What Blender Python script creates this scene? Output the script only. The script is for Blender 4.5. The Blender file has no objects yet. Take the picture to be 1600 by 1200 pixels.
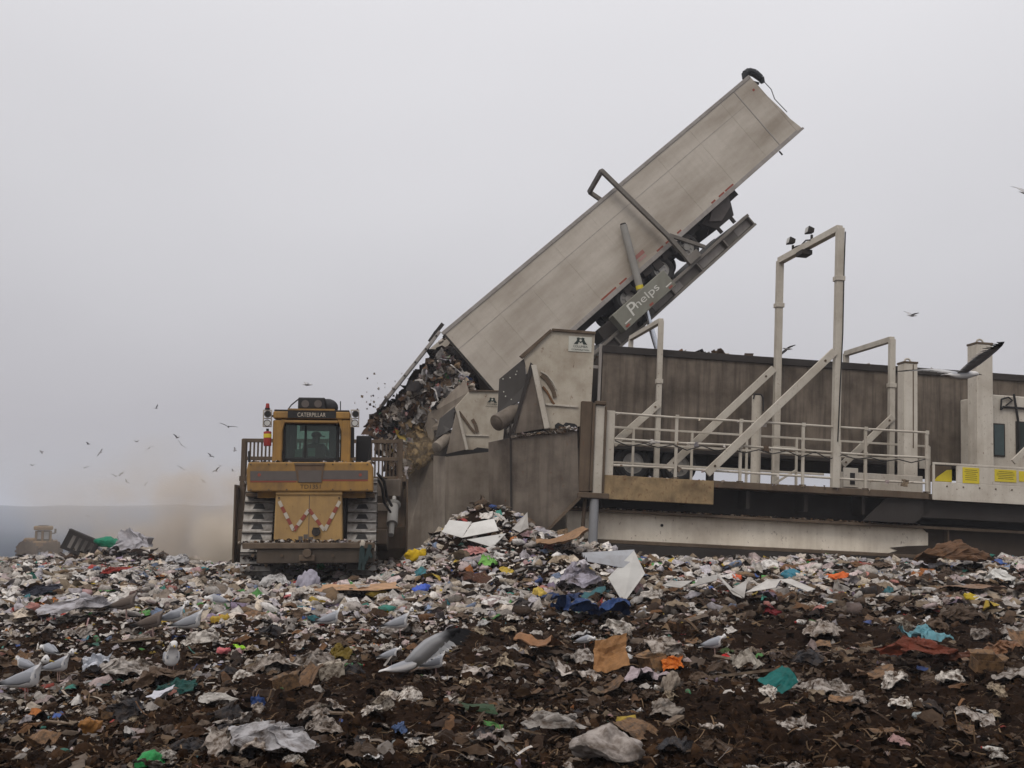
import bpy, bmesh, math, random
import numpy as np
from mathutils import Vector, Matrix, noise as mnoise

random.seed(7)
rng = np.random.default_rng(11)
R = math.radians
scene = bpy.context.scene
COL = scene.collection

# ------------------------------------------------------------------ camera
PITCH = math.atan(200 / 1600)
EYE = Vector((0, 0, 1.7))
cam_data = bpy.data.cameras.new("camera")
cam = bpy.data.objects.new("camera", cam_data)
COL.objects.link(cam)
cam.location = EYE
cam.rotation_euler = (math.pi / 2 + PITCH, 0, 0)
cam_data.sensor_width = 36
cam_data.lens = 36
cam_data.clip_start = 0.05
cam_data.clip_end = 12000
scene.camera = cam

# ------------------------------------------------------------------ light
world = bpy.data.worlds.new("World")
scene.world = world
world.use_nodes = True
wn, wl = world.node_tree.nodes, world.node_tree.links
wn.clear()
w_out = wn.new("ShaderNodeOutputWorld")
w_bg = wn.new("ShaderNodeBackground")
w_sky = wn.new("ShaderNodeTexSky")
w_sky.sky_type = 'NISHITA'
w_sky.sun_disc = False
w_sky.sun_elevation = R(52)
w_sky.sun_rotation = R(205)
w_sky.dust_density = 6
w_geo = wn.new("ShaderNodeTexCoord")
w_sep = wn.new("ShaderNodeSeparateXYZ")
w_ramp = wn.new("ShaderNodeValToRGB")          # overcast cloud deck: brighter towards the zenith
w_noise = wn.new("ShaderNodeTexNoise")
w_noise.inputs['Scale'].default_value = 1.1
w_noise.inputs['Detail'].default_value = 3
w_map = wn.new("ShaderNodeMapping")
w_map.inputs['Scale'].default_value = (1, 1, 2.2)
w_add = wn.new("ShaderNodeMath"); w_add.operation = 'MULTIPLY_ADD'
w_add.inputs[1].default_value = 0.30
w_mul = wn.new("ShaderNodeMath"); w_mul.operation = 'ADD'; w_mul.inputs[1].default_value = -0.15
w_mix = wn.new("ShaderNodeMix"); w_mix.data_type = 'RGBA'; w_mix.inputs[0].default_value = 0.93
els = w_ramp.color_ramp.elements
els[0].position = 0.0; els[0].color = (4.75, 4.65, 4.85, 1)
els[1].position = 1.0; els[1].color = (12.0, 11.7, 12.0, 1)
for p_, c_ in ((0.10, (5.1, 4.95, 5.25, 1)), (0.28, (6.85, 6.75, 7.0, 1)), (0.5, (8.7, 8.6, 8.85, 1))):
    e_ = els.new(p_); e_.color = c_
wl.new(w_geo.outputs['Generated'], w_sep.inputs[0])
wl.new(w_geo.outputs['Generated'], w_map.inputs[0])
wl.new(w_map.outputs[0], w_noise.inputs['Vector'])
wl.new(w_sep.outputs['Z'], w_mul.inputs[0])
wl.new(w_noise.outputs[0], w_add.inputs[0])
wl.new(w_mul.outputs[0], w_add.inputs[2])
wl.new(w_add.outputs[0], w_ramp.inputs[0])
wl.new(w_sky.outputs[0], w_mix.inputs[6])
wl.new(w_ramp.outputs[0], w_mix.inputs[7])
wl.new(w_mix.outputs[2], w_bg.inputs[0])
w_bg.inputs[1].default_value = 0.10
wl.new(w_bg.outputs[0], w_out.inputs[0])

sun_d = bpy.data.lights.new("sun", 'SUN')
sun_d.energy = 1.15
sun_d.angle = R(25)
sun_d.color = (1.0, 0.93, 0.84)
sun = bpy.data.objects.new("sun", sun_d)
COL.objects.link(sun)
sun.rotation_euler = (R(38), 0, R(-25))

scene.view_settings.view_transform = 'Standard'
scene.view_settings.look = 'None'
scene.view_settings.exposure = 0.0
scene.view_settings.gamma = 1
scene.view_settings.use_curve_mapping = False
scene.cycles.use_denoising = True
scene.cycles.max_bounces = 6
scene.cycles.diffuse_bounces = 3
scene.cycles.glossy_bounces = 2
scene.cycles.transmission_bounces = 4
scene.cycles.transparent_max_bounces = 12
scene.cycles.volume_bounces = 1
scene.cycles.volume_step_rate = 2.0

# ------------------------------------------------------------------ helpers
CP, SP = math.cos(PITCH), math.sin(PITCH)

def ray(px, py):
    """Direction of the sight line through a point of the photograph, scaled to one metre of depth."""
    u, v = (px - 800) / 1600, (600 - py) / 1600
    d = Vector((u, CP - v * SP, SP + v * CP))
    return d / d.y

def at(px, py, Y):
    return EYE + ray(px, py) * Y

class Frame:
    """A machine's own axes: x along its length, y away from the camera, z up."""
    def __init__(self, o, yaw=0.0, tilt=0.0, roll=0.0):
        self.o = Vector(o)
        self.m = Matrix.Rotation(yaw, 3, 'Z') @ Matrix.Rotation(tilt, 3, 'Y') @ Matrix.Rotation(roll, 3, 'X')
        self.inv = self.m.transposed()
    def p(self, px, py, yl=0.0):
        n = self.m @ Vector((0, 1, 0))
        q = self.o + n * yl
        d = ray(px, py)
        t = (q - EYE).dot(n) / d.dot(n)
        return self.inv @ (EYE + d * t - self.o)
    def loc(self, w):
        return self.inv @ (Vector(w) - self.o)
    def world(self, l):
        return self.o + self.m @ Vector(l)
    def empty(self, name, label, cat, group=None):
        e = thing(name, label, cat, self.o, group)
        e.rotation_mode = 'QUATERNION'
        e.rotation_quaternion = self.m.to_quaternion()
        return e

def tag(o, label=None, cat=None, group=None, kind=None):
    if label: o['label'] = label
    if cat: o['category'] = cat
    if group: o['group'] = group
    if kind: o['kind'] = kind
    return o

def thing(name, label, cat, loc=(0, 0, 0), group=None, rz=0.0):
    e = bpy.data.objects.new(name, None)
    COL.objects.link(e)
    e.empty_display_size = 0.3
    e.location = loc
    e.rotation_euler = (0, 0, rz)
    return tag(e, label, cat, group)

def copy_tree(o, parent=None):
    c = o.copy()
    COL.objects.link(c)
    if parent is not None:
        c.parent = parent
    for ch in list(o.children):
        copy_tree(ch, c)
    return c

class MB:
    def __init__(self):
        self.v, self.f = [], []
    def add(self, vs, fs):
        n = len(self.v)
        self.v += [tuple(x) for x in vs]
        self.f += [tuple(i + n for i in f) for f in fs]
        return self
    def hexa(self, a, b):
        """a, b: two opposite quads (lists of 4) joined into a solid."""
        vs = list(a) + list(b)
        return self.add(vs, [(3, 2, 1, 0), (4, 5, 6, 7), (0, 1, 5, 4), (1, 2, 6, 5), (2, 3, 7, 6), (3, 0, 4, 7)])
    def box(self, x0, x1, y0, y1, z0, z1):
        return self.hexa([(x0, y0, z0), (x1, y0, z0), (x1, y1, z0), (x0, y1, z0)],
                         [(x0, y0, z1), (x1, y0, z1), (x1, y1, z1), (x0, y1, z1)])
    def bar(self, p, q, w, h=None, up=(0, 1, 0)):
        """Rectangular bar from p to q; w across, h along the 'up' side."""
        p, q = Vector(p), Vector(q)
        h = h or w
        d = (q - p).normalized()
        s = d.cross(Vector(up))
        if s.length < 1e-4: s = d.cross(Vector((1, 0, 0)))
        s.normalize(); t = s.cross(d).normalized()
        c = [s * (w / 2) * a + t * (h / 2) * b for a, b in ((-1, -1), (1, -1), (1, 1), (-1, 1))]
        return self.hexa([p + k for k in c], [q + k for k in c])
    def tube(self, p, q, r, n=12, r2=None):
        p, q = Vector(p), Vector(q)
        r2 = r if r2 is None else r2
        d = (q - p).normalized()
        s = d.orthogonal().normalized(); t = d.cross(s)
        vs = []
        for c, rr in ((p, r), (q, r2)):
            for k in range(n):
                a = 2 * math.pi * k / n
                vs.append(c + s * math.cos(a) * rr + t * math.sin(a) * rr)
        fs = [(k, (k + 1) % n, n + (k + 1) % n, n + k) for k in range(n)]
        fs += [tuple(range(n - 1, -1, -1)), tuple(range(n, 2 * n))]
        return self.add(vs, fs)
    def path(self, pts, r, n=8):
        for a, b in zip(pts[:-1], pts[1:]):
            self.tube(a, b, r, n)
        return self
    def prism(self, poly, vec):
        n = len(poly)
        poly = [Vector(p) for p in poly]; vec = Vector(vec)
        vs = poly + [p + vec for p in poly]
        fs = [tuple(range(n)), tuple(range(2 * n - 1, n - 1, -1))]
        fs += [(k, n + k, n + (k + 1) % n, (k + 1) % n) for k in range(n)]
        return self.add(vs, fs)
    def torus(self, c, axis, R0, r0, n=28, m=10):
        c = Vector(c); d = Vector(axis).normalized(); s = d.orthogonal().normalized(); t = d.cross(s)
        vs, fs = [], []
        for i in range(n):
            a = 2 * math.pi * i / n
            rad = s * math.cos(a) + t * math.sin(a)
            for j in range(m):
                b = 2 * math.pi * j / m
                vs.append(c + rad * (R0 + r0 * math.cos(b)) + d * r0 * 1.35 * math.sin(b))
        for i in range(n):
            for j in range(m):
                fs.append((i * m + j, ((i + 1) % n) * m + j, ((i + 1) % n) * m + (j + 1) % m, i * m + (j + 1) % m))
        return self.add(vs, fs)
    def sphere(self, c, r, n=12, m=8, sc=(1, 1, 1)):
        c = Vector(c)
        vs = [c + Vector((0, 0, r * sc[2]))]
        for i in range(1, m):
            th = math.pi * i / m
            for k in range(n):
                a = 2 * math.pi * k / n
                vs.append(c + Vector((r * sc[0] * math.sin(th) * math.cos(a), r * sc[1] * math.sin(th) * math.sin(a), r * sc[2] * math.cos(th))))
        vs.append(c - Vector((0, 0, r * sc[2])))
        fs = [(0, 1 + k, 1 + (k + 1) % n) for k in range(n)]
        for i in range(m - 2):
            o = 1 + i * n
            fs += [(o + k, o + n + k, o + n + (k + 1) % n, o + (k + 1) % n) for k in range(n)]
        o = 1 + (m - 2) * n
        fs += [(o + k, len(vs) - 1, o + (k + 1) % n) for k in range(n)]
        return self.add(vs, fs)
    def mesh(self, name, mat, smooth=False, fix=True):
        me = bpy.data.meshes.new(name)
        me.from_pydata(self.v, [], self.f)
        if fix:
            bm = bmesh.new(); bm.from_mesh(me)
            bmesh.ops.recalc_face_normals(bm, faces=bm.faces)
            bm.to_mesh(me); bm.free()
        if mat: me.materials.append(mat)
        if smooth: me.shade_smooth()
        return me
    def build(self, name, mat, parent=None, bevel=0.0, smooth=False):
        o = bpy.data.objects.new(name, self.mesh(name, mat, smooth))
        COL.objects.link(o)
        o.parent = parent
        if bevel:
            b = o.modifiers.new("bevel", 'BEVEL'); b.width = bevel; b.segments = 2
            b.limit_method = 'ANGLE'; b.angle_limit = R(50)
        if smooth:
            s = o.modifiers.new("edges", 'EDGE_SPLIT'); s.split_angle = R(40)
        return o

def place(me, name, parent=None, loc=(0, 0, 0), rot=(0, 0, 0), scale=(1, 1, 1)):
    o = bpy.data.objects.new(name, me)
    COL.objects.link(o)
    o.parent = parent
    o.location = loc; o.rotation_euler = rot; o.scale = scale
    return o

# ------------------------------------------------------------------ materials
def nodes(name):
    m = bpy.data.materials.new(name)
    m.use_nodes = True
    nt = m.node_tree
    return m, nt.nodes, nt.links, nt.nodes['Principled BSDF']

def weathered(name, base, dirt=(0.10, 0.075, 0.05), amount=0.35, streak=0.3, rust=0.0, rough=0.7, metal=0.0, scale=1.2, fine=9.0, bump=0.15, stretch=(1, 1, 1)):
    """Painted or bare metal with blotches of dirt, runs of grime down its sides and rust specks."""
    m, N, L, B = nodes(name)
    tc = N.new("ShaderNodeTexCoord")
    def noise(sc, st, det=6.0, rg=0.6):
        mp = N.new("ShaderNodeMapping"); mp.inputs['Scale'].default_value = st
        L.new(tc.outputs['Object'], mp.inputs[0])
        n = N.new("ShaderNodeTexNoise"); n.inputs['Scale'].default_value = sc
        n.inputs['Detail'].default_value = det; n.inputs['Roughness'].default_value = rg
        L.new(mp.outputs[0], n.inputs['Vector'])
        return n.outputs[0]
    def step(sock, a, b):
        r = N.new("ShaderNodeMapRange"); r.inputs[1].default_value = a; r.inputs[2].default_value = b
        L.new(sock, r.inputs[0]); return r.outputs[0]
    def mix(fac, c1, c2, strength=1.0):
        x = N.new("ShaderNodeMix"); x.data_type = 'RGBA'
        mu = N.new("ShaderNodeMath"); mu.operation = 'MULTIPLY'; mu.inputs[1].default_value = strength
        L.new(fac, mu.inputs[0]); L.new(mu.outputs[0], x.inputs[0])
        for i, c in ((6, c1), (7, c2)):
            if isinstance(c, tuple): x.inputs[i].default_value = (*c, 1)
            else: L.new(c, x.inputs[i])
        return x.outputs[2]
    blotch = noise(scale, stretch)
    runs = noise(2.2, (3.2, 3.2, 0.22), 5)
    grain = noise(fine * 3, stretch, 3)
    c = mix(step(blotch, 0.40, 0.68), base, dirt, amount)
    c = mix(step(runs, 0.45, 0.72), c, dirt, streak)
    d2 = tuple(x * 0.75 for x in base)
    c = mix(step(grain, 0.4, 0.75), c, d2, 0.3)
    if rust > 0:
        rn = noise(fine, (1, 1, 0.6), 8, 0.7)
        c = mix(step(rn, 0.66 - 0.14 * rust, 0.74 - 0.1 * rust), c, (0.12, 0.05, 0.022), 0.85)
    L.new(c, B.inputs['Base Color'])
    B.inputs['Metallic'].default_value = metal
    rr = N.new("ShaderNodeMapRange"); rr.inputs[3].default_value = max(0.15, rough - 0.15); rr.inputs[4].default_value = min(1, rough + 0.15)
    L.new(blotch, rr.inputs[0]); L.new(rr.outputs[0], B.inputs['Roughness'])
    B.inputs['Specular IOR Level'].default_value = 0.3
    bp = N.new("ShaderNodeBump"); bp.inputs['Strength'].default_value = bump; bp.inputs['Distance'].default_value = 0.02
    L.new(blotch, bp.inputs['Height']); L.new(bp.outputs[0], B.inputs['Normal'])
    return m

def plain(name, col, rough=0.6, metal=0.0, spec=0.3):
    m, N, L, B = nodes(name)
    n = N.new("ShaderNodeTexNoise"); n.inputs['Scale'].default_value = 6; n.inputs['Detail'].default_value = 5
    tc = N.new("ShaderNodeTexCoord"); L.new(tc.outputs['Object'], n.inputs['Vector'])
    x = N.new("ShaderNodeMix"); x.data_type = 'RGBA'
    x.inputs[6].default_value = (*[c * 0.72 for c in col], 1); x.inputs[7].default_value = (*[min(1, c * 1.15) for c in col], 1)
    L.new(n.outputs[0], x.inputs[0]); L.new(x.outputs[2], B.inputs['Base Color'])
    B.inputs['Roughness'].default_value = rough; B.inputs['Metallic'].default_value = metal
    B.inputs['Specular IOR Level'].default_value = spec
    return m

def attr_mat(name, rough=0.6, trans=0.0, bump=0.0, spec=0.15, mud=0.0, mscale=14.0):
    m, N, L, B = nodes(name)
    a = N.new("ShaderNodeVertexColor"); a.layer_name = "Col"
    if mud:
        g = N.new("ShaderNodeNewGeometry"); src = a.outputs[0]
        for sc, lo, hi, col, amt in ((mscale, .46, .66, (.035, .023, .015), mud), (mscale * 2.7, .5, .7, (.10, .072, .05), mud * .6)):
            n = N.new("ShaderNodeTexNoise"); n.inputs['Scale'].default_value = sc; n.inputs['Detail'].default_value = 7; n.inputs['Roughness'].default_value = .68
            L.new(g.outputs['Position'], n.inputs['Vector'])
            r = N.new("ShaderNodeMapRange"); r.inputs[1].default_value = lo; r.inputs[2].default_value = hi; r.inputs[4].default_value = amt; L.new(n.outputs[0], r.inputs[0])
            x = N.new("ShaderNodeMix"); x.data_type = 'RGBA'; L.new(r.outputs[0], x.inputs[0]); L.new(src, x.inputs[6]); x.inputs[7].default_value = (*col, 1); src = x.outputs[2]
        L.new(src, B.inputs['Base Color'])
    else:
        L.new(a.outputs[0], B.inputs['Base Color'])
    B.inputs['Roughness'].default_value = rough
    B.inputs['Specular IOR Level'].default_value = spec
    if bump:
        tc = N.new("ShaderNodeTexCoord")
        n = N.new("ShaderNodeTexNoise"); n.inputs['Scale'].default_value = 22; n.inputs['Detail'].default_value = 6
        L.new(tc.outputs['Object'], n.inputs['Vector'])
        bp = N.new("ShaderNodeBump"); bp.inputs['Strength'].default_value = bump; bp.inputs['Distance'].default_value = 0.03
        L.new(n.outputs[0], bp.inputs['Height']); L.new(bp.outputs[0], B.inputs['Normal'])
    return m

def trash_mat(name, col, dirt=0.35, rough=0.5, scale=5.0, trans=0.0):
    """Soiled plastic, paper or card: its own colour with muddy smears."""
    m, N, L, B = nodes(name)
    tc = N.new("ShaderNodeTexCoord"); oi = N.new("ShaderNodeObjectInfo")
    ad = N.new("ShaderNodeVectorMath"); ad.operation = 'ADD'
    sc = N.new("ShaderNodeVectorMath"); sc.operation = 'SCALE'; sc.inputs['Scale'].default_value = 37
    cb = N.new("ShaderNodeCombineXYZ"); L.new(oi.outputs['Random'], cb.inputs[0]); L.new(cb.outputs[0], sc.inputs[0])
    L.new(tc.outputs['Object'], ad.inputs[0]); L.new(sc.outputs[0], ad.inputs[1])
    n = N.new("ShaderNodeTexNoise"); n.inputs['Scale'].default_value = scale; n.inputs['Detail'].default_value = 8
    n.inputs['Roughness'].default_value = 0.65
    L.new(ad.outputs[0], n.inputs['Vector'])
    r = N.new("ShaderNodeMapRange"); r.inputs[1].default_value = 0.42; r.inputs[2].default_value = 0.66
    r.inputs[4].default_value = dirt * 2
    L.new(n.outputs[0], r.inputs[0])
    x = N.new("ShaderNodeMix"); x.data_type = 'RGBA'
    x.inputs[6].default_value = (*col, 1); x.inputs[7].default_value = (0.07, 0.045, 0.028, 1)
    L.new(r.outputs[0], x.inputs[0])
    h = N.new("ShaderNodeHueSaturation")
    vr = N.new("ShaderNodeMapRange"); vr.inputs[3].default_value = 0.65; vr.inputs[4].default_value = 1.12
    L.new(oi.outputs['Random'], vr.inputs[0]); L.new(vr.outputs[0], h.inputs['Value'])
    L.new(x.outputs[2], h.inputs['Color']); L.new(h.outputs[0], B.inputs['Base Color'])
    B.inputs['Roughness'].default_value = rough; B.inputs['Specular IOR Level'].default_value = 0.15
    if trans: B.inputs['Subsurface Weight'].default_value = 0
    bp = N.new("ShaderNodeBump"); bp.inputs['Strength'].default_value = 0.5; bp.inputs['Distance'].default_value = 0.04
    L.new(n.outputs[0], bp.inputs['Height']); L.new(bp.outputs[0], B.inputs['Normal'])
    return m

def glass_mat(name, tint, alpha=0.55):
    m = bpy.data.materials.new(name); m.use_nodes = True
    N, L = m.node_tree.nodes, m.node_tree.links
    N.remove(N['Principled BSDF'])
    t = N.new("ShaderNodeBsdfTransparent"); t.inputs[0].default_value = (*tint, 1)
    g = N.new("ShaderNodeBsdfGlossy"); g.inputs['Roughness'].default_value = 0.08; g.inputs[0].default_value = (0.7, 0.75, 0.75, 1)
    d = N.new("ShaderNodeBsdfDiffuse"); d.inputs[0].default_value = (0.16, 0.17, 0.16, 1)     # film of dust
    fr = N.new("ShaderNodeFresnel"); fr.inputs[0].default_value = 1.5
    a = N.new("ShaderNodeMixShader"); a.inputs[0].default_value = 1 - alpha
    L.new(t.outputs[0], a.inputs[1]); L.new(d.outputs[0], a.inputs[2])
    b = N.new("ShaderNodeMixShader"); L.new(fr.outputs[0], b.inputs[0]); L.new(a.outputs[0], b.inputs[1]); L.new(g.outputs[0], b.inputs[2])
    L.new(b.outputs[0], N['Material Output'].inputs[0])
    return m

MAT = {}
MAT['white'] = weathered('white_paint_dirty', (0.57, 0.53, 0.46), (0.20, 0.145, 0.095), 0.4, 0.22, 0.45, fine=18)
MAT['beam_white_lifted'] = weathered('beam_paint_lifted', (0.80, 0.73, 0.61), (0.26, 0.18, 0.11), 0.4, 0.2, 0.4, fine=14)  # white lifted in tone to offset the deck's shade on the beam
MAT['post'] = weathered('post_paint_worn', (0.50, 0.465, 0.40), (0.20, 0.15, 0.10), 0.4, 0.15, 0.5, scale=1.3, fine=24)
MAT['plate'] = weathered('hopper_plate_paint', (0.45, 0.405, 0.33), (0.20, 0.15, 0.10), 0.6, 0.18, 0.45, scale=1.6)
MAT['grey_plate'] = weathered('scraped_steel', (0.165, 0.136, 0.108), (0.042, 0.030, 0.022), 0.9, 0.55, 0.3, rough=0.65, scale=1.1)
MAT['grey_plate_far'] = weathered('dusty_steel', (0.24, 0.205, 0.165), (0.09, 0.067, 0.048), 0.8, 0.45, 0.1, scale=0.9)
MAT['dark_plate'] = weathered('perforated_dark_steel', (0.055, 0.05, 0.046), (0.03, 0.025, 0.02), 0.5, 0.3)
MAT['muddy'] = weathered('mud_caked_steel', (0.13, 0.095, 0.065), (0.045, 0.03, 0.02), 0.7, 0.5, 0.4, rough=0.9, bump=0.6, fine=6)
MAT['mud'] = weathered('dark_mud', (0.05, 0.037, 0.027), (0.025, 0.018, 0.013), 0.6, 0.3, rough=0.95, bump=0.7, fine=6)
MAT['dark'] = weathered('dark_steel', (0.035, 0.030, 0.027), (0.02, 0.015, 0.012), 0.5, 0.3, rough=0.85)
MAT['fascia'] = weathered('stained_cream_fascia', (0.31, 0.22, 0.115), (0.08, 0.052, 0.028), 0.75, 0.3, 0.7, scale=2.6, fine=14)
MAT['galv'] = weathered('galvanised_steel', (0.30, 0.31, 0.33), (0.14, 0.12, 0.10), 0.3, 0.3, rough=0.45, metal=0.3)
MAT['trailer'] = weathered('brushed_aluminium_dirty', (0.47, 0.425, 0.365), (0.215, 0.175, 0.13), 0.8, 0.12, 0.08, rough=0.55, scale=0.8, bump=0.05, stretch=(0.28, 1, 1))
MAT['trailer_dark'] = weathered('grimy_dark_trailer_wall', (0.17, 0.138, 0.108), (0.034, 0.025, 0.018), 0.8, 0.85, 0.1, rough=0.8, scale=1.1)
MAT['trailer_frame'] = weathered('trailer_end_frame', (0.30, 0.28, 0.26), (0.13, 0.10, 0.08), 0.4, 0.4)
MAT['deck_steel'] = weathered('raised_deck_steel', (0.17, 0.155, 0.135), (0.07, 0.055, 0.045), 0.5, 0.3, 0.1)
MAT['box_green'] = weathered('olive_grey_box', (0.20, 0.20, 0.165), (0.10, 0.085, 0.06), 0.4, 0.25)
MAT['rubber'] = plain('rubber', (0.022, 0.021, 0.021), 0.85)
MAT['rim'] = weathered('steel_rim', (0.32, 0.31, 0.29), (0.12, 0.10, 0.08), 0.5, 0.1, metal=0.4, rough=0.5)
MAT['ram'] = weathered('ram_barrel', (0.27, 0.26, 0.24), (0.12, 0.1, 0.08), 0.4, 0.2)
MAT['chrome'] = plain('chrome_rod', (0.62, 0.65, 0.70), 0.25, 0.8)
MAT['yellow'] = weathered('dozer_yellow', (0.34, 0.19, 0.047), (0.12, 0.076, 0.04), 0.75, 0.5, 0.1, scale=1.5)
MAT['yellow_pale'] = weathered('dozer_yellow_faded', (0.39, 0.245, 0.093), (0.15, 0.10, 0.055), 0.5, 0.3, 0.15, scale=1.6)
MAT['stripe'] = plain('grey_stripe', (0.105, 0.09, 0.082), 0.7)
MAT['red_line'] = plain('red_line', (0.25, 0.06, 0.04), 0.6)
MAT['track'] = weathered('polished_track_steel', (0.30, 0.285, 0.265), (0.055, 0.042, 0.03), 0.85, 0.35, 0.2, rough=0.5, metal=0.35, scale=4)
MAT['black'] = plain('black_paint', (0.016, 0.015, 0.015), 0.6)
MAT['lens'] = plain('lamp_lens', (0.5, 0.5, 0.48), 0.2)
MAT['red'] = plain('red_paint', (0.28, 0.03, 0.025), 0.5)
MAT['white_tape'] = plain('white_tape', (0.46, 0.41, 0.34), 0.6)
MAT['yellow_sign'] = weathered('yellow_sign', (0.62, 0.50, 0.03), (0.35, 0.28, 0.06), 0.3, 0.1)
MAT['logo'] = plain('logo_green', (0.02, 0.03, 0.025), 0.6)
MAT['sign_white'] = weathered('sign_white', (0.52, 0.52, 0.46), (0.30, 0.27, 0.2), 0.3, 0.2)
MAT['letter_white'] = plain('letter_white', (0.58, 0.57, 0.52), 0.6)
MAT['letter_dark'] = plain('letter_dark', (0.03, 0.025, 0.02), 0.6)
MAT['glass'] = glass_mat('cab_glass', (0.66, 0.78, 0.72), 0.86)
MAT['glass_dark'] = glass_mat('cabin_glass', (0.28, 0.36, 0.36), 0.75)

def text(name, body, mat, parent, origin, xdir, zdir, height, width=None, thick=0.004):
    """Raised lettering: reading along xdir, upright along zdir, fitted to a height and width in metres."""
    cu = bpy.data.curves.new(name, 'FONT')
    cu.body = body; cu.extrude = 0.0; cu.align_x = 'LEFT'
    tmp = bpy.data.objects.new(name, cu); COL.objects.link(tmp)
    dg = bpy.context.evaluated_depsgraph_get()
    me = bpy.data.meshes.new_from_object(tmp.evaluated_get(dg))
    bpy.data.objects.remove(tmp)
    x = Vector(xdir).normalized(); z = Vector(zdir).normalized(); y = x.cross(z)      # y points towards the reader
    co = np.zeros(len(me.vertices) * 3); me.vertices.foreach_get('co', co); co = co.reshape(-1, 3)
    w0, h0 = co[:, 0].max() - co[:, 0].min(), co[:, 1].max() - co[:, 1].min()
    sy = height / h0; sx = (width / w0) if width else sy
    co[:, 0] -= co[:, 0].min(); co[:, 1] -= co[:, 1].min()
    out = np.array(origin) + np.outer(co[:, 0] * sx, x) + np.outer(co[:, 1] * sy, z) + np.array(y) * thick
    me.vertices.foreach_set('co', out.ravel()); me.update()
    me.materials.clear(); me.materials.append(mat)
    o = bpy.data.objects.new(name, me); COL.objects.link(o); o.parent = parent
    return o

# ------------------------------------------------------------------ noise in numpy
_perm = rng.permutation(4096)
_val = rng.random(4096)
def vnoise(x, y, seed=0):
    xi, yi = np.floor(x).astype(np.int64), np.floor(y).astype(np.int64)
    fx, fy = x - xi, y - yi
    fx = fx * fx * (3 - 2 * fx); fy = fy * fy * (3 - 2 * fy)
    def h(i, j): return _val[(_perm[(i + seed * 57) & 4095] + j * 131) & 4095]
    return (h(xi, yi) * (1 - fx) + h(xi + 1, yi) * fx) * (1 - fy) + (h(xi, yi + 1) * (1 - fx) + h(xi + 1, yi + 1) * fx) * fy
def fbm(x, y, sc, octv=4, seed=0, gain=0.5):
    a, s, t = 1.0, 0.0, 0.0
    for k in range(octv):
        s = s + a * (vnoise(x / sc, y / sc, seed + k) - 0.5); t += a; a *= gain; sc *= 0.47
    return s / t
def sstep(a, b, x):
    t = np.clip((x - a) / (b - a), 0, 1); return t * t * (3 - 2 * t)

# ------------------------------------------------------------------ ground shape
def ground_shape(X, Y):
    X = np.asarray(X, float); Y = np.asarray(Y, float)
    z = 0.34 * sstep(11, 21, Y) + 0.22 * sstep(13, 21, Y) * sstep(0.5, 5, X)
    z = z + 1.32 * np.exp(-((X + 0.75) / 1.35) ** 2 - ((Y - 22.5) / 1.5) ** 2)
    z = z + 0.62 * np.exp(-((X - 1.1) / 1.7) ** 2 - ((Y - 21.6) / 1.7) ** 2)
    z = z + 0.30 * np.exp(-((X + 0.2) / 1.6) ** 2 - ((Y - 19.8) / 1.6) ** 2)
    z = z + 0.45 * np.exp(-((X + 12.3) / 1.1) ** 2 - ((Y - 33) / 2.0) ** 2)
    z = z + 0.30 * np.exp(-((X + 14.5) / 2.2) ** 2 - ((Y - 34) / 2.0) ** 2)
    z = z - 0.24 * np.exp(-((X + 4.4) / 2.3) ** 2 - ((Y - 21.8) / 1.3) ** 2)
    z = z - 0.35 * sstep(24, 36, Y) * sstep(-3, -6, X)
    z = z - 0.3 * sstep(34, 46, Y) - 11.0 * sstep(44, 110, Y)
    z = z + 8.6 * np.exp(-((X + 49) / 15) ** 2 - ((Y - 108) / 16) ** 2)
    amp = np.where(Y < 60, 1.0, 0.15)
    z = z + amp * 0.20 * fbm(X, Y, 2.3, 3, 3)
    return z
def ground_fine(X, Y):
    near = sstep(60, 40, Y)
    d = 0.26 * fbm(X, Y, 0.62, 3, 9) + 0.14 * fbm(X, Y, 0.17, 3, 21, 0.6) * sstep(34, 14, Y)
    return d * near
def gz(x, y):
    return float(ground_shape(x, y) + ground_fine(np.array(x), np.array(y)))
def ground_at(px, py):
    d = ray(px, py); t = 4.0
    while t < 80:
        q = EYE + d * t
        if q.z < gz(q.x, q.y): return Vector((q.x, q.y, gz(q.x, q.y)))
        t += 0.04
    return EYE + d * 45

# ================================================================== NEAR TIPPER
N = Frame(at(945, 742, 24), R(7), R(2.9))
near = N.empty('trailer_tipper', 'white railed landfill trailer tipper with its deck lying flat beside the rubbish heap', 'trailer tipper', 'landfill trailer tippers')

def on(fr, pts, yl):
    return [fr.p(a, b, yl) for a, b in pts]

def panel(fr, pts, yl, th, name, mat, parent, bevel=0.006):
    return MB().prism(on(fr, pts, yl), (0, th, 0)).build(name, mat, parent, bevel)

# base beam: an I beam with flanges, white paint giving way to mud
m = MB(); m.box(-0.75, 8.3, 0.55, 0.70, -1.50, -0.86)
m.build('base_beam', MAT['beam_white_lifted'], near, 0.01)
MB().box(8.302, 13.5, 0.55, 0.70, -1.50, -0.86).build('muddy_beam_end', MAT['mud'], near, 0.01)
m = MB(); m.box(-0.8, 13.5, 0.28, 0.98, -0.86, -0.79); m.build('top_flange', MAT['muddy'], near, 0.01)
m = MB(); m.box(-0.8, 13.5, 0.28, 0.98, -1.58, -1.50); m.build('bottom_flange', MAT['muddy'], near, 0.01)
for k in range(5):
    MB().box(1.2 + k * 2.5, 1.24 + k * 2.5, 0.36, 0.548, -1.497, -0.863).build('web_stiffener', MAT['white'] if k < 0 else MAT['muddy'], near) if k >= 3 else None
MB().tube((1.55, 0.545, -1.1), (1.55, 0.52, -1.1), 0.035, 10).build('beam_hole', MAT['black'], near)
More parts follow.
